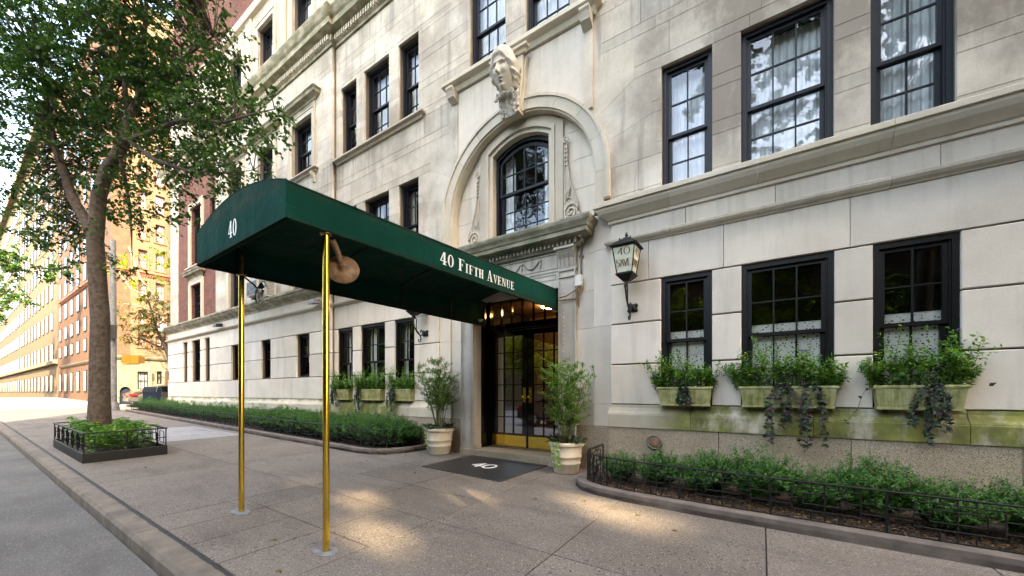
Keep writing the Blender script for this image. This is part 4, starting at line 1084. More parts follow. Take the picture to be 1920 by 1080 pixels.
o = MB(); o.box(C - .97, C + .97, 6.84, 6.99, .1355, .152); o.build('threshold', M['brass_dull'], bld)

# ------------------------------------------------------------------ lettering
def glyph(ch):
    """polygons of a condensed serif face, cap height 1, and advance width"""
    r = lambda x0, x1, y0, y1: [(x0, y0), (x1, y0), (x1, y1), (x0, y1)]
    def ring(cx, cy, ox, oy, ix, iy, n=20):
        return [[(cx + ox * math.cos(a), cy + oy * math.sin(a)), (cx + ox * math.cos(b), cy + oy * math.sin(b)), (cx + ix * math.cos(b), cy + iy * math.sin(b)), (cx + ix * math.cos(a), cy + iy * math.sin(a))] for a, b in [(2 * math.pi * k / n, 2 * math.pi * (k + 1) / n) for k in range(n)]]
    se = .045
    if ch == '4': return [r(.24, .37, 0, 1), [(0, .27), (.07, .27), (.30, 1.0), (.24, 1.0)], r(0, .47, .24, .31), r(.17, .44, 0, se)], .50
    if ch == '0': return ring(.22, .5, .22, .51, .105, .46), .48
    if ch == 'F': return [r(.07, .21, 0, 1), r(0, .28, 0, se), r(0, .46, 1 - se, 1), r(.2, .34, .5, .545), [(.46, 1), (.41, .97), (.46, .76)], r(.31, .35, .41, .63)], .52
    if ch == 'I': return [r(.07, .21, 0, 1), r(0, .28, 0, se), r(0, .28, 1 - se, 1)], .32
    if ch == 'T': return [r(.16, .30, 0, 1), r(.09, .37, 0, se), r(0, .46, 1 - se, 1), [(0, 1), (0, .76), (.045, .97)], [(.46, 1), (.415, .97), (.46, .76)]], .49
    if ch == 'H': return [r(.06, .19, 0, 1), r(.36, .49, 0, 1), r(.18, .37, .49, .54), r(0, .25, 0, se), r(0, .25, 1 - se, 1), r(.30, .55, 0, se), r(.30, .55, 1 - se, 1)], .59
    if ch == 'A': return [[(.36, 0), (.50, 0), (.29, 1.0), (.23, 1.0)], [(.06, 0), (.10, 0), (.26, .93), (.23, 1.0)], r(.12, .38, .29, .335), r(0, .17, 0, se), r(.30, .56, 0, se)], .55
    if ch == 'V': return [[(.05, 1), (.19, 1), (.31, .12), (.27, 0)], [(.26, 0), (.30, .0), (.48, 1), (.44, 1)], r(0, .25, 1 - se, 1), r(.37, .54, 1 - se, 1)], .53
    if ch == 'E': return [r(.07, .21, 0, 1), r(0, .46, 0, se), r(0, .45, 1 - se, 1), r(.2, .35, .49, .535), r(.32, .355, .4, .62), [(.45, 1), (.41, .97), (.45, .77)], [(.46, 0), (.41, .03), (.47, .25)]], .53
    if ch == 'N': return [r(.07, .11, 0, 1), r(.43, .47, 0, 1), [(.06, 1), (.19, 1), (.47, 0), (.41, 0)], r(0, .18, 0, se), r(0, .12, 1 - se, 1), r(.36, .54, 1 - se, 1)], .58
    if ch == 'U': return [r(.07, .20, .22, 1), r(.42, .46, .22, 1), r(0, .27, 1 - se, 1), r(.35, .53, 1 - se, 1)] + [[(.265 + .195 * math.cos(a), .24 + .25 * math.sin(a)), (.265 + .195 * math.cos(b), .24 + .25 * math.sin(b)), (.275 + .145 * math.cos(b) - .02 * 0, .24 + .20 * math.sin(b)), (.275 + .145 * math.cos(a), .24 + .20 * math.sin(a))] for a, b in [(math.pi + math.pi * k / 10, math.pi + math.pi * (k + 1) / 10) for k in range(10)]], .57
    return [], .30
def lettering(par, text, fn, small=0.78, wide=1.0):
    """fn(x, y, depth) -> world; capitals at full height, lower case as small capitals"""
    x = 0.0; k = 0
    for ch in text:
        if ch == ' ': x += .28; continue
        s = small if ch.islower() else 1.0
        P, adv = glyph(ch.upper()); mb = MB()
        for poly in P:
            k += 1; dz = .0018 + .00004 * (k % 25)
            n = len(poly); v = [fn(x + p[0] * s * wide, p[1] * s, 0) for p in poly] + [fn(x + p[0] * s * wide, p[1] * s, dz) for p in poly]
            mb.add(v, [tuple(range(n)), tuple(range(n, 2 * n))] + [(i, (i + 1) % n, n + (i + 1) % n, n + i) for i in range(n)])
        mb.build('letter', M['white'], par)
        x += adv * s * wide + .055 * s
    return x
def textwidth(text, small=.78, wide=1.0):
    x = 0
    for ch in text:
        if ch == ' ': x += .28; continue
        s = small if ch.islower() else 1.0; x += glyph(ch.upper())[1] * s * wide + .055 * s
    return x

# ------------------------------------------------------------------ the green canopy
CX0, CX1, CY0, CY1 = -5.12, -3.20, 1.54, 6.64
canopy = empty('entrance_canopy', (-4.16, 1.9, gz(-4.16, 1.9)), 'long dark green canvas canopy reaching from the door to the kerb on brass poles', 'canopy')
def zb(y): return 2.765 + (y - CY0) / (CY1 - CY0) * .140
def zt(y): return 3.070 + (y - CY0) / (CY1 - CY0) * .226
def cprof(y, inset=0.0):
    a, b = CX0 + inset, CX1 - inset; B0 = zb(y); T0 = zt(y) - inset
    pts = [(a, B0 - .035 - .055 * (y - CY0) / 5.1), (a, T0 - .03)]
    for k in range(15):
        t = k / 14; pts.append((a + .01 * (k == 0) + (b - a) * t, T0 + .17 * (1 - (2 * t - 1) ** 2)))
    pts += [(b, T0 - .03), (b, B0)]
    return pts
m = MB(); ny = 22; np_ = len(cprof(2))
V = []; 
for j in range(ny + 1):
    y = CY0 + (CY1 - CY0) * j / ny; sag = -.006 * abs(math.sin(math.pi * j / 5.5))
    for i, p in enumerate(cprof(y)): V.append((p[0] + (-sag if p[0] < C else sag) * (i in (0, 1, np_ - 1, np_ - 2)), y, p[1] + (sag if 2 < i < np_ - 3 else 0)))
m.add(V, [(j * np_ + i, j * np_ + i + 1, (j + 1) * np_ + i + 1, (j + 1) * np_ + i) for j in range(ny) for i in range(np_ - 1)])
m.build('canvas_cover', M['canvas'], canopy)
m = MB(); V = []
for j in range(ny + 1):
    y = CY0 + .015 + (CY1 - CY0 - .03) * j / ny
    for p in cprof(y, .022): V.append((p[0], y, p[1]))
m.add(V, [(j * np_ + i, (j + 1) * np_ + i, (j + 1) * np_ + i + 1, j * np_ + i + 1) for j in range(ny) for i in range(np_ - 1)])
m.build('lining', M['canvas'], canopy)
m = MB(); m.prism(cprof(CY0), CY0 - .004, CY0 + .010); m.build('front_panel', M['canvas'], canopy)
m = MB()
for x in (CX0 + .018, CX1 - .018): m.tube([(x, CY0 + .02, zb(CY0) - .002 - .035 * (x < C)), (x, CY1 - .02, zb(CY1) - .002 - .09 * (x < C))], .013, 8)
m.tube([(CX0 + .018, CY0 + .02, zb(CY0) - .037), (CX1 - .018, CY0 + .02, zb(CY0) - .002)], .013, 8)
for x in (CX0 - .001, CX1 + .001):
    m.tube([(x, CY0 - .004, zb(CY0) - .035 * (x < C)), (x, CY1, zb(CY1) - .09 * (x < C))], .006, 6)
m.tube([(CX0, CY0 - .005, zb(CY0) - .035), (CX1, CY0 - .005, zb(CY0))], .006, 6)
m.build('hem', M['canvas'], canopy)
for k, y in enumerate((CY0 + .37, 3.1, 4.3, 5.5, 6.55)):
    m = MB(); pr = cprof(y, .05); m.tube([(p[0], y, p[1]) for p in pr], .011, 6)
    m.tube([(CX0 + .03, y, zb(y) + .02), (CX1 - .03, y, zb(y) + .02)], .010, 6) if k > 3 else None
    m.build('hoop', M['iron'], canopy)
m = MB()      # corner seam piping
m.tube([(CX1 + .001, CY0 - .003, zb(CY0)), (CX1 + .001, CY0 - .003, zt(CY0) - .02)], .006, 6); m.tube([(p[0], CY0 - .001, p[1] + .001) for p in cprof(CY0)[1:-1]], .006, 6)
for x in (CX0, CX1): m.tube([(x, CY0 + (CY1 - CY0) * k / 20, zt(CY0 + (CY1 - CY0) * k / 20) - .012) for k in range(21)], .005, 5)
m.build('piping', M['canvas'], canopy)
for x, y, zt_ in ((-3.25, 1.90, 2.77), (-5.05, 1.93, 2.72)):
    g0 = gz(x, y); m = MB(); m.tube([(x, y, g0), (x, y, zt_)], .0285, 20)
    for z in (.9, 1.8): m.tube([(x, y, g0 + z), (x, y, g0 + z + .004)], .0292, 20)
    p_ = m.build('brass_pole', M['brass'], canopy)
    m = MB(); m.lathe([(0, 0), (.05, 0), (.05, .012), (.0, .013)], (x, y, zt_ - .012), 16); m.tube([(x, y, zt_), (x, y, zt_ + .22)], .02, 10); m.build('pole_cap', M['brass_dull'], p_)
    m = MB(); n = 22; pts = [(x + (.11 + random.uniform(-.012, .014)) * math.cos(2 * math.pi * k / n) * (1.5 if x < -4 else 1.35), y - .01 + (.085 + random.uniform(-.009, .009)) * math.sin(2 * math.pi * k / n)) for k in range(n)]
    m.sheet_prism(pts, -.01, .005, gz); m.build('cement_patch', M['cement'], canopy)
# convex mirrors fixed to the frame
def mirror(px, py, pz, cx, cy, cz, nrm, label, rback):
    r_ = empty('convex_mirror', (px, py, pz), label, 'mirror', 'convex mirrors under the canopy')
    m = MB(); m.tube([(px, py, pz), (px + (cx - px) * .5, py + (cy - py) * .5, pz + (cz - pz) * .35), (cx, cy, cz)], [.026, .026, .020] if rback else [.010, .010, .012], 10); m.build('arm', M['rust' if rback else 'iron'], r_)
    nv = Vector(nrm).normalized(); q = nv.to_track_quat('Z', 'Y')
    def dish(prof, name, mat):
        t = MB().lathe(prof, (0, 0, 0), 32); m2 = MB(); m2.add([tuple(q @ Vector(p) + Vector((cx, cy, cz))) for p in t.v], t.f, True); m2.build(name, mat, r_)
    dish([(0, .055), (.06, .048), (.10, .032), (.135, .008), (.142, 0)], 'mirror_face', M['chrome'])
    dish([(.142, .004), (.150, 0), (.148, -.005), (.119, -.016), (.117, -.020), (.062, -.034), (.045, -.036), (.043, -.042), (.026, -.046), (.022, -.062), (0, -.064)], 'mirror_back', M['rust'] if rback else M['iron'])
mirror(-3.27, 1.97, 2.745, -3.35, 2.125, 2.529, (-.75, .55, -.25), 'convex mirror with rusty round back on an arm by the near brass pole', True)
mirror(-5.05, 1.96, 2.70, -5.25, 2.223, 2.605, (.61, .74, -.28), 'convex mirror facing sideways on a thin arm by the far brass pole', False)
# writing on the canvas
m = MB(); t = 'AVENUE'
tx = '40 Fifth Avenue'; W = textwidth(tx); y0, y1 = 3.28, 4.90; sc_ = (y1 - y0) / W
hgt = .150
def fn_side(x, y, d):
    yy = y0 + x * sc_; zc = zb(yy) + .075
    return (CX1 + .004 + d, yy, zc + y * hgt)
lettering(canopy, tx, fn_side)
m = MB(); W = textwidth('40'); 
def fn_front(x, y, d): return (-4.30 + x * .20 / W, CY0 - .006 - d, 2.835 + y * .158)
lettering(canopy, '40', fn_front)

# ------------------------------------------------------------------ doormat
mat_ = empty('doormat', (-4.27, 5.7, gz(-4.27, 5.7)), 'large charcoal rubber doormat bearing a white 40 before the entrance step', 'doormat')
m = MB(); MP = [(-5.16, 4.84), (-3.38, 4.76), (-3.33, 6.21), (-5.12, 6.21)]; m.sheet_prism(MP, .001, .014, gz); m.build('mat', M['mat'], mat_)
m = MB(); m.sweep([(.0, .014), (.012, .008), (.012, .001), (0, .001)], MP + [MP[0]], gz, caps=False); m.build('edge', M['rubber'], mat_)
def strokes(mb, polys, w, fn, th=.002):
    k = 0
    for pl in polys:
        for (a, b) in zip(pl[:-1], pl[1:]):
            k += 1; dx, dy = b[0] - a[0], b[1] - a[1]; L = math.hypot(dx, dy) or 1; nx, ny = -dy / L * w / 2, dx / L * w / 2; ex, ey = dx / L * w * .45, dy / L * w * .45
            q = [(a[0] - ex + nx, a[1] - ey + ny), (a[0] - ex - nx, a[1] - ey - ny), (b[0] + ex - nx, b[1] + ey - ny), (b[0] + ex + nx, b[1] + ey + ny)]
            d = th + .00005 * (k % 30); mb.add([fn(*p, 0) for p in q] + [fn(*p, d) for p in q], [(0, 1, 2, 3), (4, 5, 6, 7), (0, 1, 5, 4), (1, 2, 6, 5), (2, 3, 7, 6), (3, 0, 4, 7)])
m = MB()
four = [[(.42, .0), (.42, 1.0), (0, .30), (.62, .30)]]; el = lambda cx, cy, rx, ry, n=20: [[(cx + rx * math.cos(2 * math.pi * k / n), cy + ry * math.sin(2 * math.pi * k / n)) for k in range(n + 1)]]
def fn_mat(x, y, d):
    X = -4.47 + x * .30; Y = 5.36 + y * .30; return (X, Y, gz(X, Y) + .0142 + d)
strokes(m, four + el(1.12, .5, .36, .48), .13, fn_mat); m.build('numeral', M['white'], mat_)

# ------------------------------------------------------------------ lanterns
def lantern(label):
    r_ = empty('wall_lantern', (0, 0, 0), label, 'lantern', 'wall lanterns beside the entrance'); BZ, TZ = .0, .42; b, t = .115, .172
    # local: origin at the centre of the lantern's base, wall at y=+0.35
    P = lambda r, z: [(-r, -r, z), (r, -r, z), (r, r, z), (-r, r, z)]
    m = MB(); m.hexa(P(.05, -.10), P(b + .02, -.012)); m.hexa(P(b + .022, -.011), P(b + .022, .004)); 
    for k in range(4):
        p, q = P(b, .005)[k], P(t, TZ)[k]; m.tube([p, q], .0095, 6)
    for z, r in ((.012, b), (TZ - .01, t)):
        c = P(r, z)
        for k in range(4): m.tube([c[k], c[(k + 1) % 4]], .0095, 6)
    m.build('cage', M['iron'], r_)
    for k in range(4):
        a, c = P(b - .004, .01), P(t - .004, TZ - .005); i, j = k, (k + 1) % 4
        MB().add([a[i], a[j], c[j], c[i]], [(0, 1, 2, 3)]).build('glass_panel', M['milk'], r_)
    m = MB(); m.hexa(P(t + .035, TZ), P(t + .038, TZ + .015)); m.hexa(P(t + .038, TZ + .0155), P(.085, TZ + .115)); m.hexa(P(.085, TZ + .116), P(.07, TZ + .13))
    m.lathe([(.07, TZ + .13), (.065, TZ + .15), (.04, TZ + .165), (.02, TZ + .17)], n=14); m.build('roof', M['iron'], r_)
    m = MB(); m.lathe([(.012, TZ + .16), (.012, TZ + .18), (.026, TZ + .195), (.026, TZ + .21), (.01, TZ + .22), (.018, TZ + .235), (0, TZ + .25)], n=12)
    for p in P(.083, TZ + .11): m.lathe([(.008, p[2]), (.014, p[2] + .02), (.006, p[2] + .035), (0, p[2] + .05)], (p[0], p[1], 0), 8)
    m.build('finial', M['iron'], r_)
    m = MB()
    for side in (0, 1):
        def fn(x, y, d, side=side):
            z = .24 + y * .13 if y >= 0 else .24 + y * .13
            rr = b + (t - b) * (z / TZ) + .002 + d; return (x, -rr, z) if side == 0 else (rr, x, z)
        strokes(m, [[(-.030, .27), (-.030, 1.07), (-.088, .50), (-.012, .50)]], .017, fn); strokes(m, el(.052, .67, .042, .42, 16), .015, fn)
        w_ = .0145; Z = lambda v: -1.05 + v * .80
        strokes(m, [[(-.070, Z(1)), (-.108, Z(1)), (-.110, Z(.58)), (-.085, Z(.62)), (-.070, Z(.42)), (-.073, Z(.12)), (-.090, Z(0)), (-.110, Z(.08))]], w_, fn)
        strokes(m, [[(-.060, Z(1.0)), (-.056, Z(.8))], [(-.054, Z(0)), (-.026, Z(1)), (.000, Z(0))], [(-.042, Z(.35)), (-.010, Z(.35))], [(.0, Z(1)), (.026, Z(0)), (.050, Z(1))], [(.100, Z(1)), (.064, Z(1)), (.064, Z(0)), (.102, Z(0))], [(.064, Z(.52)), (.092, Z(.52))]], w_, fn)
    m.build('lettering', M['lettercream'], r_)
    m = MB(); m.tube([(0, 0, -.07), (0, 0, -.14), (.0, .0, -.18)], [.03, .02, .012], 8)
    sc1 = [(0, -.02, -.12), (0, -.05, -.17), (0, -.045, -.23), (0, .0, -.36), (0, .08, -.47), (0, .17, -.53), (0, .235, -.51), (0, .25, -.44), (0, .215, -.40), (0, .18, -.43), (0, .19, -.465)]
    m.tube(sc1, .015, 8); m.tube([(0, .03, -.13), (0, .06, -.2), (0, .05, -.3), (0, .06, -.42), (0, .15, -.50)], .012, 8)
    m.tube([(0, -.02, -.12), (0, -.07, -.13), (0, -.09, -.18), (0, -.07, -.22), (0, -.05, -.2)], .013, 8)
    m.tube([(0, .17, -.52), (0, .20, -.60), (0, .19, -.66), (0, .15, -.68), (0, .12, -.65), (0, .14, -.62)], .014, 8)
    m.lathe([(0, .03), (.03, .03), (.055, .0), (.075, -.03), (.0, -.03)], (0, .32, -.46), 12, 'Y')
    for a in (-1, 1):
        for c in (-1, 1): m.lathe([(0, .02), (.03, .012), (.032, -.02), (0, -.02)], (a * .055, .33, -.46 + c * .04), 8, 'Y')
    m.build('bracket', M['iron'], r_)
    return r_
L1 = lantern('black lantern with milky glass reading 40 5 AVE, wholly visible right of the door')
L1.location = (-1.78, YG - .35, 3.20)
L2 = copy_tree(L1); L2['label'] = 'black wall lantern mostly hidden behind the green canopy, its scroll bracket showing below'
L2.location = (2 * C + 1.78 - .04, YG - .35, 3.20)

# ------------------------------------------------------------------ plants
def spray(base, dirv, length, nleaf, droop=0.0, spread=0.9, start=0.15, bend=0.15):
    """one stem: returns its points and leaf bases and directions"""
    d = Vector(dirv).normalized(); p = Vector(base); pts = [p.copy()]; n = 7
    side = Vector((random.gauss(0, bend), random.gauss(0, bend), 0))
    for k in range(n):
        d = (d + side / n + Vector((0, 0, -droop / n))).normalized(); p = p + d * (length / n); pts.append(p.copy())
    Cc, Dd = [], []
    for k in range(nleaf):
        t = start + (1 - start) * (k + random.random() * .7) / nleaf; q = t * n; i = min(int(q), n - 1)
        c = pts[i].lerp(pts[i + 1], q - i); ax = (pts[i + 1] - pts[i]).normalized()
        a = k * 2.4 + random.random(); u = ax.cross(Vector((0.3, 0.1, 1))).normalized(); v = ax.cross(u)
        Cc.append(tuple(c)); Dd.append(tuple(ax * (1 - spread * .6) + (u * math.cos(a) + v * math.sin(a)) * spread))
    return pts, Cc, Dd
def foliage(name, mat, Cc, Dd, L, W, parent=None, at=(0, 0, 0), stuff=True, jit=.45, up=(0, 0, 1)):
    n = len(Cc); Ls = rng.uniform(.65, 1.15, n) * L
    V, F = leaf_arrays(np.array(Cc), np.array(Dd), Ls, Ls / L * W, up=up, jitter=jit)
    me = np_mesh(name, M[mat], V, F, rng.random(n) ** 1.2); o = bpy.data.objects.new(name, me); link(o, parent, at)
    if stuff: o['kind'] = 'stuff'
    return o
def flowers(name, mat, pts, r, parent, at=(0, 0, 0)):
    Cc, Dd = [], []
    for p in pts:
        for k in range(5):
            a = k * 1.2566 + random.random() * .3; Cc.append(p); Dd.append((math.cos(a), math.sin(a) * .6 - .4, .5 * math.sin(a) + .25))
    return foliage(name, mat, Cc, Dd, r, r * .9, parent, at)

# window boxes ---------------------------------------------------------
def window_box(x0, x1, z0, y, label):
    r_ = empty('window_box', ((x0 + x1) / 2, y - .1, z0), label, 'window box', 'stone planters on the window ledges')
    w = x1 - x0; h = .285; t = .04; yb, yf = y + .06, y - .165
    m = MB(); q = lambda i, yy, z: [(x0 + i, yy, z0 + z), (x1 - i, yy, z0 + z)]
    bot = [(x0 + t, yf + .04, z0), (x1 - t, yf + .04, z0), (x1 - t, yb, z0), (x0 + t, yb, z0)]; top = [(x0 + .012, yf + .012, z0 + h - .04), (x1 - .012, yf + .012, z0 + h - .04), (x1 - .012, yb, z0 + h - .04), (x0 + .012, yb, z0 + h - .04)]
    m.hexa(bot, top)
    m.box(x0 + t - .012, x1 - t + .012, yf + .028, yb, z0 + .0, z0 + .03)
    n = int(w / .036)
    for k in range(n):
        a = (k + .5) / n; xa = lambda f: x0 + t * (1 - f) + .012 * f + .03 + (w - 2 * (t * (1 - f) + .012 * f) - .06) * a
        r2 = .010; za, zb_ = z0 + .045, z0 + h - .06
        fa, fb = .16, .80
        ya, yb2 = yf + .04 - .028 * fa, yf + .04 - .028 * fb
        m.hexa([(xa(fa) - r2, ya + .01, za), (xa(fa) + r2, ya + .01, za), (xa(fa) + r2 * .4, ya - .009, za), (xa(fa) - r2 * .4, ya - .009, za)][::-1], [(xa(fb) - r2, yb2 + .01, zb_), (xa(fb) + r2, yb2 + .01, zb_), (xa(fb) + r2 * .4, yb2 - .009, zb_), (xa(fb) - r2 * .4, yb2 - .009, zb_)][::-1])
    m.build('box', M['boxstone'], r_)
    m = MB(); m.sweep([(-.03, h - .04), (.0, h - .04), (.012, h - .03), (.014, h - .012), (.006, h), (-.03, h)], [(x0 + .004, yb), (x0 + .004, yf + .012), (x1 - .004, yf + .012), (x1 - .004, yb)]); 
    m.v = [(a, b, c + z0) for a, b, c in m.v]; m.build('rim', M['boxstone'], r_)
    m = MB(); m.box(x0 + .03, x1 - .03, yf + .03, yb, z0 + h - .045, z0 + h - .03); m.build('soil', M['mulch'], r_)
    return r_
def boxstone():
    m = N('mossy_cast_stone'); p = m.pos(); f = m.noise(p, 9, 6, .6); c = m.ramp(f, [(.3, (.20, .20, .075)), (.5, (.34, .33, .15)), (.72, (.44, .41, .25))])
    k = m.noise(m.pos((12, 12, 1)), 2, 4); c = m.mix(m.mrange(k, .5, .7, 0, .6), c, (.13, .14, .03)); m.pbsdf(c, .9, 0, m.bump(f, .4, .006), .2); return m.m
M['boxstone'] = boxstone()
def box_plants(x0, x1, z, y, label, tall=.42, nst=26, vines=()):
    r_ = empty('flowering_plant', ((x0 + x1) / 2, y - .06, z), label, 'plant', 'flowering plants in the window boxes')
    Cc, Dd, fl = [], [], []; st = MB()
    for k in range(nst):
        f = (k + random.random()) / nst; bx = x0 + .04 + (x1 - x0 - .08) * f; by = y - .10 + random.uniform(-.05, .08)
        L = tall * random.choice((.5, .65, .8, .95, 1.1, 1.5)) * random.uniform(.85, 1.1) * (1.0 if .12 < f < .88 else .8); dx = (f - .5) * .5 + random.gauss(0, .16)
        pts, c, d = spray((bx, by, z - .02), (dx, random.uniform(-.35, .12), 1.0), L, 40, .12, .95, .08)
        Cc += c; Dd += d; st.tube([tuple(q) for q in pts], [.004 - .0004 * i for i in range(len(pts))], 4, False)
        if random.random() < .42: fl.append(tuple(pts[-1] + Vector((0, -.01, .005))))
        for j in range(3):
            q = pts[3 + j]; p2, c, d = spray(q, (random.gauss(0, .8), random.gauss(-.3, .4), .6), L * .4, 11, .1, .95, .1); Cc += c; Dd += d
    st.build('stems', M['stem'], r_)['kind'] = 'stuff'; foliage('foliage', 'leaf_box', Cc, Dd, .056, .026, r_)
    if fl: flowers('flowers', 'petal_purple', fl, .022, r_)
    fw = [(x0 + .05 + random.random() * (x1 - x0 - .1), y - .15 + random.uniform(-.02, .02), z + random.uniform(.0, .07)) for _ in range(7)]
    flowers('white_flowers', 'petal_white', fw, .016, r_)
    return r_
def vine(x, z, y, L, label, n=5, spread=.12, group='dark trailing vines'):
    r_ = empty('trailing_vine', (x, y - .1, z), label, 'vine', group); Cc, Dd = [], []; st = MB()
    for k in range(n):
        p = Vector((x + random.gauss(0, spread * .4), y - .10, z + .01)); d = Vector((random.gauss(0, .35), -.75, .45)); pts = [p.copy()]; ln = L * random.uniform(.55, 1.08); ns = 14
        for i in range(ns):
            d = (d + Vector((random.gauss(0, .12), .10 if i > 2 else 0, -.42))).normalized(); q = p + d * (ln / ns)
            q.y = min(q.y, y - .20) if i > 1 else q.y; p = q; pts.append(p.copy())
            for j in range(4):
                a = random.random() * 6.28; Cc.append(tuple(p)); Dd.append((math.cos(a), -.55 + .3 * math.sin(a), math.sin(a) * .6 - .35))
        st.tube([tuple(q) for q in pts], .0035, 4, False)
    for k in range(30):
        a = random.uniform(0, 6.28); Cc.append((x + random.gauss(0, spread), y - .1 + random.uniform(-.05, .04), z)); Dd.append((math.cos(a), math.sin(a) * .5 - .4, .6))
    st.build('stems', M['purplestem'], r_)['kind'] = 'stuff'; foliage('leaves', 'leaf_dark', Cc, Dd, .064, .040, r_, jit=.6, up=(0, -1, .4)); return r_
side = {0: 'right', 1: 'left'}
RB = [(W1, 'under the narrow lace window by the lantern', .46), (W2, 'under the wide lace window', .50), (W3, 'under the rightmost lace window', .48)]
for (q, wh, tl) in RB:
    window_box(q[0] - .015, q[1] + .015, 1.15, YG, 'mossy fluted stone window box ' + wh)
    box_plants(q[0] - .10, q[1] + .06, 1.40, YG, 'green plants with purple flowers in the box ' + wh, tl, int(34 * (q[1] - q[0]) / .73))
LB = [(G3, 'just left of the left potted shrub', .40), (G2, 'at the middle window left of the entrance', .42), (G1, 'at the leftmost window with a box', .38)]
for (q, wh, tl) in LB:
    window_box(q[0] - .015, q[1] + .015, 1.15, YG, 'mossy fluted stone window box ' + wh)
    box_plants(q[0] - .06, q[1] + .06, 1.40, YG, 'green plants with purple flowers in the box ' + wh, tl, int(30 * (q[1] - q[0]) / .73))
vine(-.98, 1.42, YG, .50, 'purple and green vine over the window box by the lantern', 4)
vine(.22, 1.42, YG, .95, 'long dark vine hanging from the wide right window box', 5, .13); vine(.50, 1.42, YG, .85, 'second dark vine from the wide right window box, right of its middle', 4, .08)
vine(1.62, 1.42, YG, .75, 'thick dark vine over the rightmost window box', 6, .14)
vine(G3[0] + .12, 1.42, YG, .62, 'dark vine over the window box nearest the entrance, left side', 5, .1)
vine(G2[0] + .22, 1.42, YG, .72, 'dark vine over the middle window box left of the entrance', 5, .12); vine(G1[0] + .15, 1.42, YG, .55, 'dark vine over the leftmost window box', 5, .1)
# one thin shoot reaching down to the left
r_ = empty('thin_shoot', (1.12, 6.1, 1.4), 'single pale shoot slanting down from the rightmost window box', 'vine')
pts = [(1.16, 6.12, 1.40), (1.02, 6.06, 1.38), (.98, 6.05, 1.28), (.95, 6.04, 1.15), (.84, 6.02, 1.0), (.66, 5.99, .84), (.50, 5.97, .68), (.44, 5.96, .62)]
m = MB(); m.tube(pts, .004, 5); m.build('stem', M['stem'], r_)
Cc = [p for p in pts[1:] for _ in range(2)]; Dd = [(random.gauss(0, 1), -.6, random.gauss(0, .6)) for _ in Cc]; foliage('leaves', 'leaf_dark', Cc, Dd, .05, .03, r_)

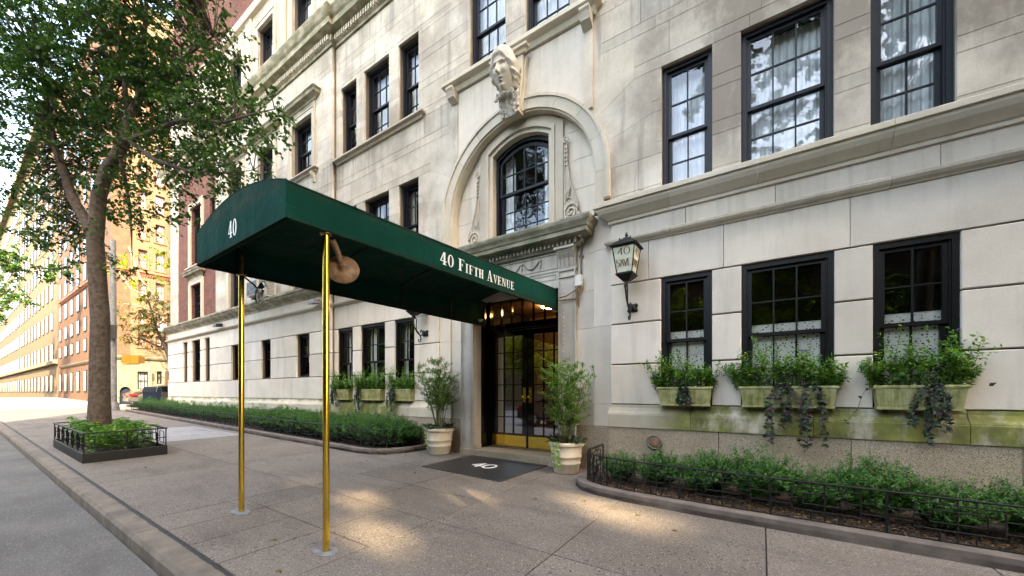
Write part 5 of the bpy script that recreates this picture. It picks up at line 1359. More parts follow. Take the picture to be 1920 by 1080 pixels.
# pots with shrubs -------------------------------------------------------
def pot(x, y, h, r, label, plabel, style):
    g0 = gz(x, y) + .0015; r_ = empty('planter_pot', (x, y, g0), label, 'flower pot', 'stone pots flanking the door')
    m = MB(); m.lathe([(0, 0), (r * .70, 0), (r * .72, .01), (r * .79, h * .28), (r * .83, h * .30), (r * .83, h * .335), (r * .80, h * .35), (r * .85, h * .50), (r * .89, h * .52), (r * .89, h * .555), (r * .86, h * .57), (r * .93, h * .84), (r * .93, h * .85)], (x, y, g0), 36); m.build('pot', M['terracotta'], r_)
    m = MB(); m.lathe([(r * .90, h * .845), (r * 1.0, h * .87), (r * 1.03, h * .91), (r * 1.02, h * .97), (r * .97, h), (r * .88, h * .99), (r * .86, h * .9)], (x, y, g0), 36); m.build('rim', M['terracotta'], r_)
    m = MB(); m.lathe([(0, h * .91), (r * .87, h * .90)], (x, y, g0), 24); m.build('soil', M['mulch'], r_)
    p_ = empty('potted_shrub', (x, y, g0 + h * .9), plabel, 'shrub', 'shrubs in the door pots'); Cc, Dd = [], []; st = MB(); tips = []
    H = style['H']
    for k in range(style['n']):
        a = random.random() * 6.28; b = random.random() ** .6 * .07
        lean = random.random() ** 1.0 * style['lean']; L = H * random.uniform(.72, 1.0) * (1 - .12 * lean)
        pts, c, d = spray((x + b * math.cos(a), y + b * math.sin(a), g0 + h * .9), (math.cos(a) * lean, math.sin(a) * lean * .75, 1), L, style['lf'] // 2, .05, .9, style['bare'])
        Cc += c; Dd += d; st.tube([tuple(q) for q in pts], [.008 - .0008 * i for i in range(len(pts))], 5, False); tips.append(tuple(pts[-1]))
        for j in range(style['side']):
            q = pts[random.randint(style['from'], 7)]; aa = random.random() * 6.28
            p2, c, d = spray(q, (math.cos(aa) * .9, math.sin(aa) * .8, .65), random.uniform(.15, .32), style['lf'] // 3, .25, .9, .1); Cc += c; Dd += d
            st.tube([tuple(w_) for w_ in p2], .0028, 4, False); tips.append(tuple(p2[-1]))
    st.build('stems', M['stem'], p_)['kind'] = 'stuff'; foliage('foliage', 'leaf_pot' if style['k'] == 0 else 'leaf_box', Cc, Dd, style['L'], style['L'] * .34, p_)
    if style['k'] == 1: flowers('flowers', 'petal_pink', random.sample(tips, 14), .016, p_)
    u_ = empty('underplanting', (x, y, g0 + h * .95), ('dark strappy leaves round the foot of the left potted shrub' if style['k'] == 0 else 'grey green leaves and ivy round the foot of the right potted shrub'), 'plant')
    Cc, Dd = [], []
    for k in range(150):
        a = random.random() * 6.28; b = r * random.uniform(.2, .9); Cc.append((x + b * math.cos(a), y + b * math.sin(a), g0 + h * .96 + random.random() * .05)); Dd.append((math.cos(a + random.gauss(0, .5)), math.sin(a + random.gauss(0, .5)), random.uniform(.0, 1.0)))
    foliage('leaves', 'leaf_dark', Cc, Dd, .17, .032, u_)
    Cc, Dd = [], []
    for k in range(90):
        a = random.random() * 6.28 if style['k'] == 0 else random.uniform(-1.0, .6); b = r * random.uniform(.5, 1.0); Cc.append((x + b * math.cos(a), y - abs(b * math.sin(a)), g0 + h + random.random() * .04)); Dd.append((math.cos(a), -.4, random.uniform(-.3, .9)))
    foliage('small_leaves', 'leaf_grey', Cc, Dd, .06 if style['k'] == 0 else .13, .03, u_)
    Cc, Dd = [], []; st = MB()
    for s in range(2 if style['k'] else 1):
        aa = -1.9 + .35 * s; pp = []
        for k in range(10):
            z = g0 + h * (1.0 - .085 * k); rr = r * (1.05 - .018 * k) + .012; pp.append((x + rr * math.cos(aa + .03 * math.sin(k)), y + rr * math.sin(aa), z)); 
            for j in range(3): Cc.append(pp[-1]); Dd.append((random.gauss(0, 1), -.6, random.gauss(-.3, .7)))
        st.tube(pp, .003, 4, False)
    st.build('ivy_stem', M['stem'], u_); foliage('ivy_leaves', 'ivy', Cc, Dd, .05, .042, u_, up=(0, -1, 0))
pot(-5.86, 6.0, .56, .305, 'pale ringed stone pot left of the door', 'airy green shrub in the left door pot', dict(k=0, H=1.45, n=19, lean=.40, lf=66, bare=.38, side=11, L=.062, **{'from': 3}))
pot(-2.83, 5.98, .53, .295, 'pale ringed stone pot with ivy, right of the door', 'tall flowering shrub with pink buds in the right door pot', dict(k=1, H=1.45, n=19, lean=.48, lf=66, bare=.12, side=11, L=.056, **{'from': 2}))

# beds ------------------------------------------------------------------
RK = [(-2.40, 6.20), (-2.40, 5.55), (-2.33, 5.26), (-2.17, 5.07), (-1.9, 4.94), (-1.5, 4.87), (-.5, 4.82), (9.5, 4.84)]
LK = [(-27.6, 6.2), (-27.6, 5.30), (-20, 5.17), (-13, 5.05), (-7.35, 4.97), (-6.95, 5.04), (-6.68, 5.24), (-6.5, 5.6), (-6.42, 6.2)]
def resample(P, step):
    out = [P[0]]
    for a, b in zip(P[:-1], P[1:]):
        L = math.hypot(b[0] - a[0], b[1] - a[1]); n = max(1, round(L / step))
        out += [(a[0] + (b[0] - a[0]) * k / n, a[1] + (b[1] - a[1]) * k / n) for k in range(1, n + 1)]
    return out
def bed(name, K, inner, label_kerb):
    kp = [(-.15, -.1), (-.15, .10), (-.13, .115), (-.012, .115), (.0, .105), (.0, -.1)]
    P = resample(K, 1.6); root = None
    ks = empty('bed_kerb', (K[0][0], K[0][1], 0)); ks['kind'] = 'structure'
    i = 0; big = [K[0]]
    m = MB(); m.sweep(kp, resample(K, .6), gz); m.build('kerb_stone', M['bedkerb'], ks)
    m = MB(); ins = [(x, y) for x, y in K]; m.sheet_prism(ins + inner, -.02, .055, gz); o = m.build('planting_soil', M['mulch']); o['kind'] = 'structure'
bed('right', RK, [(9.5, 6.25), (-2.2, 6.25)], '')
bed('left', LK, [(-6.6, 6.25), (-27.4, 6.25)], '')
def chips(x0, x1, y0, y1, n, hz=.058):
    Cc, Dd = [], []
    for k in range(n):
        x, y = random.uniform(x0, x1), random.uniform(y0, y1); Cc.append((x, y, gz(x, y) + hz + random.random() * .012)); a = random.random() * 6.28; Dd.append((math.cos(a), math.sin(a), random.uniform(-.1, .35)))
    foliage('mulch_chips', 'mulchchip', Cc, Dd, .034, .013)
chips(-2.1, 3.2, 4.98, 5.7, 16000); chips(-12, -6.6, 5.12, 5.5, 7000)

def yew_mesh(seed, h, r, dens=1.0):
    random.seed(seed); Cc, Dd, R_ = [], [], []
    for k in range(int(105 * dens)):
        a = random.random() * 6.28; lean = random.random() ** .7 * 1.15; L = h * random.uniform(.75, 1.12) * (1 - .22 * lean)
        b = random.random() * .10; base = (b * math.cos(a), b * math.sin(a) * .8, 0)
        dr = (math.cos(a) * lean * r / h * 1.5, math.sin(a) * lean * r / h * 1.2, 1); pts, c, d = spray(base, dr, L, 1, .0, .6, .25, .3)
        for j in range(7):
            i = 2 + (j % 6); q = pts[i]; aa = random.random() * 6.28
            p2, c, d = spray(q, (math.cos(aa) * .8, math.sin(aa) * .7, .8), random.uniform(.09, .19), 22, .15, .9, .0, .3); Cc += c; Dd += d
        p2, c, d = spray(pts[-1], pts[-1] - pts[-2], .10, 16, .1, .9, 0); Cc += c; Dd += d
    n = len(Cc); Ls = rng.uniform(.7, 1.15, n) * .033; V, F = leaf_arrays(np.array(Cc), np.array(Dd), Ls, .0105)
    return np_mesh('yew_foliage', M['leaf_yew'], V, F, rng.random(n) ** 1.3)
yews = [yew_mesh(10 + k, .50, .36) for k in range(4)]; yews_far = [yew_mesh(30 + k, .60, .44, .45) for k in range(3)]
random.seed(77)
def yew(x, y, me, s, label, grp):
    o = bpy.data.objects.new('yew_shrub', me); col.objects.link(o); o.location = (x, y, gz(x, y) + .05); o.rotation_euler = (0, 0, random.random() * 6.28); o.scale = (s, s, s * random.uniform(.9, 1.1)); tag(o, label, 'shrub', grp)
nm = ['lone yew shrub beside the round brass cap, next to the pot', 'second yew shrub along the right bed from the door', 'third yew shrub along the right bed from the door', 'bushy yew shrub below the wide right window box', 'fifth yew shrub along the right bed from the door', 'yew shrub below the thin pale shoot', 'seventh yew shrub along the right bed from the door']
for k, (x, s) in enumerate([(-1.78, .82), (-1.22, .92), (-.62, 1.08), (-.05, 1.12), (.50, .95), (1.02, 1.12), (1.55, 1.0), (2.15, 1.1), (2.7, 1.0)]):
    yew(x, 5.66 + random.uniform(-.06, .06), yews[k % 4], s, (nm + ['eighth yew shrub of the right bed', 'last yew shrub at the far right end of the right bed'])[k], 'yew shrubs in the right bed')
x = -6.98; k = 0
while x > -27.2:
    near = x > -13
    for yy in ((5.64, 5.96) if near else (5.82,)):
        yew(x + random.uniform(-.05, .05), yy + random.uniform(-.05, .05), yews[k % 4] if near else yews_far[k % 3], random.uniform(1.05, 1.25) if near else random.uniform(.95, 1.1), 'low dark yew shrub in the long clipped hedge left of the door', 'yew shrubs in the left bed'); k += 1
    x -= .46 if near else .52

# low iron fences ------------------------------------------------------
def fence(path, step, label, H=.50, posts=None):
    r_ = empty('low_iron_fence', (path[0][0], path[0][1], gz(*path[0]) + .05), label, 'fence')
    dense = resample(path, .15); base = .06
    m = MB(); m.tube([(x, y, gz(x, y) + H) for x, y in dense], .011, 6); m.build('top_rail', M['iron'], r_)
    m = MB(); m.tube([(x, y, gz(x, y) + base + .05) for x, y in dense], .007, 5); m.build('bottom_rail', M['iron'], r_)
    zz = resample(path, .024); m = MB(); m.tube([(x, y, gz(x, y) + H + (.010 if i % 2 else .034)) for i, (x, y) in enumerate(zz)], .0028, 3, False); m.build('zigzag_strip', M['iron'], r_)
    ps = resample(path, step)
    for x, y in ps: m = MB(); m.box(x - .009, x + .009, y - .009, y + .009, gz(x, y) - .02, gz(x, y) + H); m.build('post', M['iron'], r_)
    for a, b in zip(ps[:-1], ps[1:]):
        m = MB(); L = math.hypot(b[0] - a[0], b[1] - a[1]); w_ = .0065
        if L < .2: continue
        def bar(u0, z0, u1, z1):
            def P(u, z): x, y = a[0] + (b[0] - a[0]) * u, a[1] + (b[1] - a[1]) * u; return (x, y, gz(x, y) + base + .05 + (H - base - .05) * z)
            m.tube([P(u0, z0), P(u1, z1)], w_, 4)
        for z in (.85, .25): bar(.2, z, .8, z)
        for u in (.2, .8): bar(u, .25, u, .85)
        for z in (.70, .42): bar(.31, z, .69, z)
        for u in (.31, .69): bar(u, .42, u, .70)
        bar(.5, 0, .5, 1); 
        for z in (.62, .36): bar(0, z, .2, z); bar(.8, z, 1, z)
        for z in (.56,): bar(.2, z, .31, z); bar(.69, z, .8, z)
        bar(.38, .85, .38, 1); bar(.62, .85, .62, 1); bar(.38, 0, .38, .25); bar(.62, 0, .62, .25)
        m.build('fret_panel', M['iron'], r_)
fence([(-2.24, 6.17), (-2.24, 5.6), (-2.18, 5.35), (-2.02, 5.18), (-1.79, 5.08), (-1.4, 5.03), (-.85, 5.01), (9.3, 5.01)], .94, 'low black iron fence with fretwork along the right bed')
fence([(-27.4, 6.1), (-27.4, 5.48), (-20, 5.34), (-13, 5.22), (-7.4, 5.13), (-7.05, 5.20), (-6.82, 5.36), (-6.66, 5.66), (-6.6, 6.15)], .94, 'long low black iron fence with fretwork round the left hedge')

# tree pit with its guard ----------------------------------------------
PX0, PX1, PY0, PY1 = -13.6, -10.4, 1.45, 2.60
tg = empty('tree_guard', (-10.3, 2.0, gz(-10.3, 2)), 'black box-shaped iron guard round the street tree pit', 'tree guard')
m = MB(); cr = [(PX0, PY1), (PX0, PY0), (PX1, PY0), (PX1, PY1), (PX0, PY1)]
m.sweep([(0, 0), (.02, 0), (.02, .17), (.012, .185), (0, .185)], cr, gz, caps=False); m.build('base_plate', M['iron'], tg)
m = MB(); m.sweep([(-.012, .535), (.022, .535), (.022, .558), (-.012, .558)], cr, gz, caps=False); m.build('top_rail', M['iron'], tg)
def gbar(a, b, name='bar', r=.008): m = MB(); m.tube([a, b], r, 4); m.build(name, M['iron'], tg)
for (ax, ay), (bx, by) in zip(cr[:-1], cr[1:]):
    L = math.hypot(bx - ax, by - ay); n = max(1, round(L / .57)); P = lambda u, z: (ax + (bx - ax) * u, ay + (by - ay) * u, gz(ax + (bx - ax) * u, ay + (by - ay) * u) + z)
    for k in range(n):
        u0, u1 = k / n, (k + 1) / n; w_ = u1 - u0
        gbar(P(u0, .17), P(u0, .54), 'post', .011)
        gbar(P(u0 + w_ * .25, .24), P(u0 + w_ * .25, .47)); gbar(P(u0 + w_ * .75, .24), P(u0 + w_ * .75, .47)); gbar(P(u0 + w_ * .25, .47), P(u0 + w_ * .75, .47)); gbar(P(u0 + w_ * .25, .24), P(u0 + w_ * .75, .24)); gbar(P(u0, .36), P(u0 + w_ * .25, .36)); gbar(P(u0 + w_ * .75, .36), P(u1, .36))
m = MB(); m.sheet_prism([(PX0 + .03, PY0 + .03), (PX1 - .03, PY0 + .03), (PX1 - .03, PY1 - .03), (PX0 + .03, PY1 - .03)], .0, .12, gz); o = m.build('tree_pit_soil', M['mulch']); o['kind'] = 'structure'
Cc, Dd = [], []
for k in range(1500):
    x, y = random.uniform(PX0 + .1, PX1 - .12), random.uniform(PY0 + .1, PY1 - .1); z = gz(x, y) + .13 + random.random() ** .6 * (.48 + .10 * math.sin(x * 5) * math.cos(y * 6))
    a = random.random() * 6.28
    for j in range(5): Cc.append((x, y, z)); Dd.append((math.cos(a + j * 1.26), math.sin(a + j * 1.26), random.uniform(-.1, .5)))
o = foliage('ground_cover', 'leaf_box', Cc, Dd, .065, .042); o['label'] = 'leafy green planting'
Cc, Dd = [], []
for k in range(160):
    x, y = random.uniform(-11.4, PX1 - .12), random.uniform(PY0 + .1, PY1 - .1); Cc.append((x, y, gz(x, y) + .14 + random.random() * .2)); Dd.append((random.gauss(0, 1), random.gauss(0, 1), .6))
foliage('pale_ground_cover', 'leaf_grey', Cc, Dd, .08, .05)

# ------------------------------------------------------------------ street trees
def crown(name, mat, blobs, per, L, W, parent, twigs=None, barkmat='bark', clus=.30, nodes=()):
    """leaf clusters inside the given spheres, hung on twigs from the nearest branch"""
    Cc, Dd = [], []; tw = MB(); nd = [Vector(n) for n in nodes]
    for (bx, by, bz, r) in blobs:
        n = max(4, int(per * r * r * r / (1 + .25 * r)))
        for k in range(n):
            d = Vector((random.gauss(0, 1), random.gauss(0, 1), random.gauss(0, 1))).normalized(); c = Vector((bx, by, bz)) + d * r * random.random() ** .45
            if nd and random.random() < .55:
                q = min(nd, key=lambda v: (v - c).length); mid = q.lerp(c, .5) + Vector((0, 0, .12)); tw.tube([tuple(q), tuple(mid), tuple(c)], [.012, .007, .003], 4, False)
            out = Vector((random.gauss(0, 1), random.gauss(0, 1), random.gauss(-.35, .4))).normalized()
            for j in range(3):
                o2 = (out + Vector((random.gauss(0, .5), random.gauss(0, .5), random.gauss(0, .3)))).normalized()
                for i in range(int(clus / .04) + 2):
                    t = (i + random.random()) * .04; Cc.append(tuple(c + o2 * t + Vector((0, 0, -.3 * t * t / clus)))); a = random.random() * 6.28
                    Dd.append((o2.x + math.cos(a), o2.y + math.sin(a), -.55 + random.gauss(0, .35)))
    if nd: o = tw.build('twigs', M[barkmat], parent); o['kind'] = 'stuff'
    return foliage(name, mat, Cc, Dd, L, W, parent)
tree = empty('street_tree', (-11.98, 1.9, .1), 'leafy street tree in the guarded pit, branches reaching over the pavement', 'tree')
limbs = [([(-11.98, 1.9, .05), (-11.98, 1.9, 1.35), (-11.97, 1.91, 2.92), (-12.07, 1.85, 4.66), (-11.90, 1.88, 5.6), (-11.62, 1.97, 6.15), (-11.2, 2.1, 6.5)], [.21, .17, .155, .14, .125, .11, .10]),
         ([(-11.2, 2.1, 6.5), (-11.09, 2.14, 6.7), (-11.07, 2.15, 7.04), (-10.71, 2.27, 7.47), (-10.65, 2.3, 8.13), (-10.59, 2.34, 9.4)], [.095, .085, .075, .065, .055, .03]),
         ([(-11.15, 2.12, 6.6), (-10.32, 2.4, 6.68), (-9.61, 2.63, 6.76), (-8.31, 2.89, 6.35), (-7.1, 3.05, 6.16), (-6.6, 3.08, 6.02)], [.06, .048, .038, .024, .012, .005]),
         ([(-10.8, 2.25, 7.4), (-9.83, 2.61, 7.95), (-8.72, 2.87, 8.15)], [.05, .03, .012]),
         ([(-11.05, 2.16, 6.63), (-10.32, 2.4, 6.09), (-9.52, 2.69, 5.75), (-8.43, 2.94, 5.47), (-7.5, 3.05, 5.28)], [.05, .04, .028, .016, .006]),
         ([(-12.05, 1.86, 4.7), (-12.6, 1.6, 5.6), (-13.1, 1.4, 6.8), (-13.2, 1.2, 8.6)], [.11, .09, .06, .03]), ([(-11.1, 2.14, 6.7), (-11.35, 2.2, 7.6), (-11.45, 2.1, 8.8)], [.06, .045, .02]),
         ([(-11.3, 2.1, 6.3), (-11.7, 2.3, 5.6), (-11.5, 2.3, 4.9), (-11.45, 2.3, 4.4)], [.04, .03, .02, .008])]
nodes = []
for i, (p, r) in enumerate(limbs):
    m = MB(); m.tube(p, r, 10); m.build('trunk' if i == 0 else 'limb', M['bark'], tree)
    if i: nodes += [Vector(a).lerp(Vector(b), t) for a, b in zip(p[:-1], p[1:]) for t in (0, .33, .66, 1)]
blobs = [(-11.19, 2.19, 8.3, 1.3), (-10.08, 2.68, 8.24, 1.0), (-10.63, 2.56, 7.29, 1.15), (-8.88, 2.88, 7.28, 0.9), (-8.31, 2.89, 7.73, 0.6), (-8.23, 2.95, 6.44, 0.75), (-12.18, 2.25, 7.12, 1.1), (-9.47, 2.85, 6.35, 0.95), (-7.52, 2.93, 6.43, 0.42), (-6.99, 3.05, 5.96, 0.38), (-6.59, 3.07, 6.04, 0.2), (-8.23, 2.95, 5.56, 0.6), (-7.37, 3.04, 5.41, 0.42), (-10.08, 2.68, 5.71, 0.5), (-11.47, 2.24, 5.47, 0.8), (-11.9, 2.2, 4.15, 0.3), (-9.65, 2.73, 5.01, 0.25), (-8.63, 2.92, 5.27, 0.35), (-13.09, 1.53, 7.78, 1.7), (-13.69, 1.13, 5.98, 1.3), (-13.55, 1.58, 4.9, 0.9), (-13.17, 0.88, 8.8, 1.8), (-11.57, 1.94, 9.6, 1.5), (-9.61, 2.63, 9.0, 1.1), (-9.0, .6, 9.9, 1.7), (-7.8, -.4, 10.6, 1.6), (-8.6, .2, 11.6, 1.5)]
crown('crown', 'leaf_tree', blobs, 80, .085, .066, tree, nodes=nodes, clus=.26)

# ------------------------------------------------------------------ trees at the side street corner
at_ = empty('corner_tree', (-31.0, 8.3, .5), 'olive turning tree on the side street behind the building corner', 'tree')
p = [(-31.0, 8.3, .3), (-31.1, 8.2, 2.5), (-31.4, 7.9, 4.0), (-31.9, 7.5, 5.5), (-32.2, 7.2, 7.2)]
m = MB(); m.tube(p, [.17, .14, .12, .08, .04], 9); m.build('trunk', M['bark'], at_)
for q in ([(-31.4, 7.9, 4.0), (-31.7, 6.9, 4.6), (-32.2, 6.2, 4.8)], [(-31.4, 7.9, 4.0), (-31.9, 7.9, 5.2), (-32.6, 7.8, 5.9)]): m = MB(); m.tube(q, [.07, .05, .02], 7); m.build('limb', M['bark'], at_)
crown('crown', 'leaf_autumn', [(-31.9, 6.7, 6.0, 1.3), (-32.0, 7.6, 6.9, 1.3), (-31.7, 6.5, 4.8, .9), (-31.9, 7.3, 5.0, 1.1), (-31.5, 8.3, 5.4, 1.1), (-31.3, 8.6, 4.6, .7)], 16, .15, .075, at_, nodes=[Vector(v) for v in p[2:]], clus=.42)
st_ = empty('plane_tree', (-31.6, 10.2, .5), 'pale barked plane tree with thin foliage behind the corner tree', 'tree')
L_ = [([(-31.6, 10.2, .3), (-31.6, 10.0, 3), (-31.5, 9.5, 5.2), (-31.9, 8.6, 6.4), (-32.5, 7.7, 7.3), (-33.1, 7.0, 8.7), (-33.6, 6.6, 10.6)], [.22, .19, .16, .12, .10, .07, .04]), ([(-31.9, 8.6, 6.4), (-32.4, 7.8, 6.4), (-33.2, 6.9, 6.9), (-33.8, 6.4, 7.0)], [.09, .07, .05, .02]), ([(-31.5, 9.5, 5.2), (-31.4, 9.0, 7.6), (-31.8, 8.4, 9.4), (-32.2, 8.0, 11.5)], [.12, .09, .06, .03]), ([(-32.5, 7.7, 7.3), (-33.2, 6.6, 7.9), (-33.9, 6.2, 9.0)], [.05, .04, .02])]
nodes = []
for i, (p, r) in enumerate(L_):
    m = MB(); m.tube(p, r, 9); m.build('trunk' if i == 0 else 'limb', M['palebark'], st_); nodes += [Vector(v) for v in p[2 if i == 0 else 0:]]
crown('crown', 'leaf_bright', [(-33.2, 6.9, 9.3, 1.2), (-32.4, 7.9, 10.6, 1.3), (-32.9, 7.3, 7.7, 1.0), (-31.9, 8.6, 8.3, 1.0)], 6, .16, .10, st_, nodes=nodes, barkmat='palebark', clus=.4)

# ------------------------------------------------------------------ the sunlit building across the side street
fb = empty('corner_house', (-38, 6.6, .5), 'sunlit cream brick corner house with red window trim across the side street', 'building')
fb.location = (-38, 6.6, .5)
FX, FY = -38.0, 6.6
low = [(7.92, 8.52, 1.6, 2.9), (8.98, 9.28, 2.0, 2.95), (9.75, 10.3, 1.7, 2.9), (11.2, 11.9, 1.6, 2.9), (13.2, 13.9, 1.6, 2.9)]
cols_ = [(7.95, 8.45), (8.9, 9.45), (10.6, 11.2), (12.2, 12.8), (14, 14.6)]
fl = [(4.75, 5.6), (6.4, 7.4), (8.35, 9.6), (10.55, 11.85), (12.7, 14.0), (14.9, 16.2), (17.0, 18.3), (19.2, 20.5), (21.4, 22.7), (23.6, 24.9), (25.8, 27.1)]
def sidewall(ops, z0, z1, mat, name, x=FX, y0=FY, y1=30.0):
    m = MB(); zs = sorted({z0, z1} | {z for o in ops for z in o[2:4] if z0 < z < z1})
    for za, zb_ in zip(zs[:-1], zs[1:]):
        iv = [(y0, y1)]
        for o in ops:
            if o[2] < zb_ - 1e-3 and o[3] > za + 1e-3: iv = sub(iv, o[0], o[1])
        for a, b in iv: m.box(x - .4, x, a, b, za, zb_)
    m.build(name, M[mat], fb)
door_ = (7.0, 7.58, .5, 1.85)
sidewall(low + [door_], .2, 3.8, 'creamstone', 'ground_wall')
ups = [c + f for c in cols_ for f in fl]
sidewall(ups, 3.8, 30, 'cream', 'wall', y0=7.55); sidewall([], 3.8, 30, 'oppo_brick', 'corner_quoin', y0=FY, y1=7.55)
m = MB(); m.box(-60, FX - .4, FY, FY + .4, .2, 30); m.box(-60, FX - .4, 29.6, 30, .2, 30); m.box(-60, FX - .401, FY + .401, 29.5, 29.4, 29.8); m.build('front_wall', M['oppo_brick'], fb)
fm, pm = MB(), MB()
for kx in range(7):
    for z0_, z1_ in [(1.4, 3.0)] + fl:
        x = -40.2 - kx * 2.9; fm.box(x - 1.1, x, FY - .05, FY - .002, z0_, z1_ + .2); pm.add([(x - 1.0, FY - .06, z0_ + .1), (x - .1, FY - .06, z0_ + .1), (x - .1, FY - .06, z1_ + .1), (x - 1.0, FY - .06, z1_ + .1)], [(0, 1, 2, 3)])
fm.build('avenue_windows', M['navy'], fb)['kind'] = 'stuff'; pm.build('avenue_panes', M['gloss_black'], fb)['kind'] = 'stuff'
m = MB(); m.sweep([(0, 3.72), (.10, 3.76), (.16, 3.86), (.18, 3.95), (0, 4.0)], [(FX - 20, FY), (FX, FY), (FX, 30)][::1], None); m.build('string_course', M['creamstone'], fb)
m = MB(); m.sweep([(0, 10.0), (.08, 10.02), (.10, 10.1), (.18, 10.15), (.18, 10.3), (0, 10.36)], [(FX - 20, FY), (FX, FY), (FX, 30)]); 
y = FY
while y < 14: m.box(FX + .02, FX + .10, y, y + .06, 9.9, 9.999); y += .14
M['redtrim'] = plain('red_terracotta_trim', (.24, .085, .05), .8, var=.2)
m.build('red_cornice', M['redtrim'], fb)
def fwin(y0, y1, z0, z1, trim):
    m = MB(); x = FX - .14; f = .05
    m.box(x - .06, x, y0, y0 + f, z0, z1); m.box(x - .06, x, y1 - f, y1, z0, z1); m.box(x - .06, x, y0 + f, y1 - f, z0, z0 + f); m.box(x - .06, x, y0 + f, y1 - f, z1 - f, z1); m.box(x - .055, x - .005, y0 + f, y1 - f, (z0 + z1) / 2 - .02, (z0 + z1) / 2 + .02)
    for i in (1, 2): yy = y0 + (y1 - y0) * i / 3; m.box(x - .05, x - .01, yy - .01, yy + .01, z0 + f, z1 - f)
    w = m.build('window', M['navy' if not trim else 'redtrim'], fb)
    m = MB(); m.add([(x - .04, y0, z0), (x - .04, y1, z0), (x - .04, y1, z1), (x - .04, y0, z1)], [(0, 1, 2, 3)]); m.build('pane', M['glass_low'], w)
    m = MB(); m.box(x - .3, x - .12, y0 + .02, y1 - .02, z0 + .02, z1 - .02); m.build('curtain', M['curtain'], w)
    if trim:
        m = MB(); t_ = .10
        m.box(FX - .02, FX + .025, y0 - t_, y0, z0 - .06, z1 + t_); m.box(FX - .02, FX + .025, y1, y1 + t_, z0 - .06, z1 + t_); m.box(FX - .02, FX + .03, y0 - t_, y1 + t_, z1 + .001, z1 + t_ * 1.4) if False else None
        if abs(z0 - 8.35) < .01:
            n = 8; c_ = (y0 + y1) / 2; hw = (y1 - y0) / 2
            for k in range(n):
                a, b = math.pi * k / n, math.pi * (k + 1) / n
                q = [(c_ + r * math.cos(w_), z1 + r * math.sin(w_)) for r, w_ in ((hw, a), (hw + .12, a), (hw + .12, b), (hw, b))]
                m.add([(FX - .02, u_, v_) for u_, v_ in q] + [(FX + .03, u_, v_) for u_, v_ in q], [(3, 2, 1, 0), (4, 5, 6, 7), (0, 1, 5, 4), (1, 2, 6, 5), (2, 3, 7, 6), (3, 0, 4, 7)])
        else: m.box(FX - .02, FX + .024, y0, y1, z1 + .001, z1 + .09)
        m.box(FX - .02, FX + .06, y0 - .1, y1 + .1, z0 - .14, z0 - .061); m.build('window_trim', M['redtrim'], w)
M['redtrim'] = plain('red_terracotta_trim', (.24, .085, .05), .8, var=.2)
for y0, y1, z0, z1 in low: fwin(y0, y1, z0, z1, False)
for c_ in cols_[:4]:
    for f_ in fl: fwin(*c_, *f_, True)
m = MB(); m.add([(FX - .12, 7.0, .5), (FX - .12, 7.58, .5), (FX - .12, 7.58, 1.55), (FX - .12, 7.5, 1.72), (FX - .12, 7.29, 1.8), (FX - .12, 7.08, 1.72), (FX - .12, 7.0, 1.55)], [tuple(range(7))]); m.build('arched_door', M['mailblue'], fb)
m = MB(); n = 10
for k in range(n):
    a, b = math.pi * k / n, math.pi * (k + 1) / n; q = [(7.29 + r * math.cos(w_), 1.5 + r * math.sin(w_) * 1.0) for r, w_ in ((.27, a), (.40, a), (.40, b), (.27, b))]
    m.add([(FX - .2, u_, v_) for u_, v_ in q] + [(FX + .04, u_, v_) for u_, v_ in q], [(3, 2, 1, 0), (4, 5, 6, 7), (0, 1, 5, 4), (1, 2, 6, 5), (2, 3, 7, 6), (3, 0, 4, 7)])
m.build('door_arch', M['creamstone'], fb)
m = MB(); m.box(FX + .001, FX + .03, 9.42, 9.68, 1.95, 2.35)
for k in range(5): m.box(FX + .03, FX + .045, 9.44, 9.66, 1.99 + .07 * k, 2.02 + .07 * k)
m.build('vent_grille', M['oppo_brick'], fb)
r_ = empty('area_railing', (-37.5, 7.2, .55), 'short dark railing before the arched door across the side street', 'railing')
for k in range(9): m = MB(); m.box(-37.52, -37.49, 6.75 + k * .12, 6.77 + k * .12, gz(-37.5, 7), 1.0); m.build('bar', M['iron'], r_)
m = MB(); m.box(-37.53, -37.48, 6.7, 7.8, 1.0, 1.03); m.build('rail', M['iron'], r_)

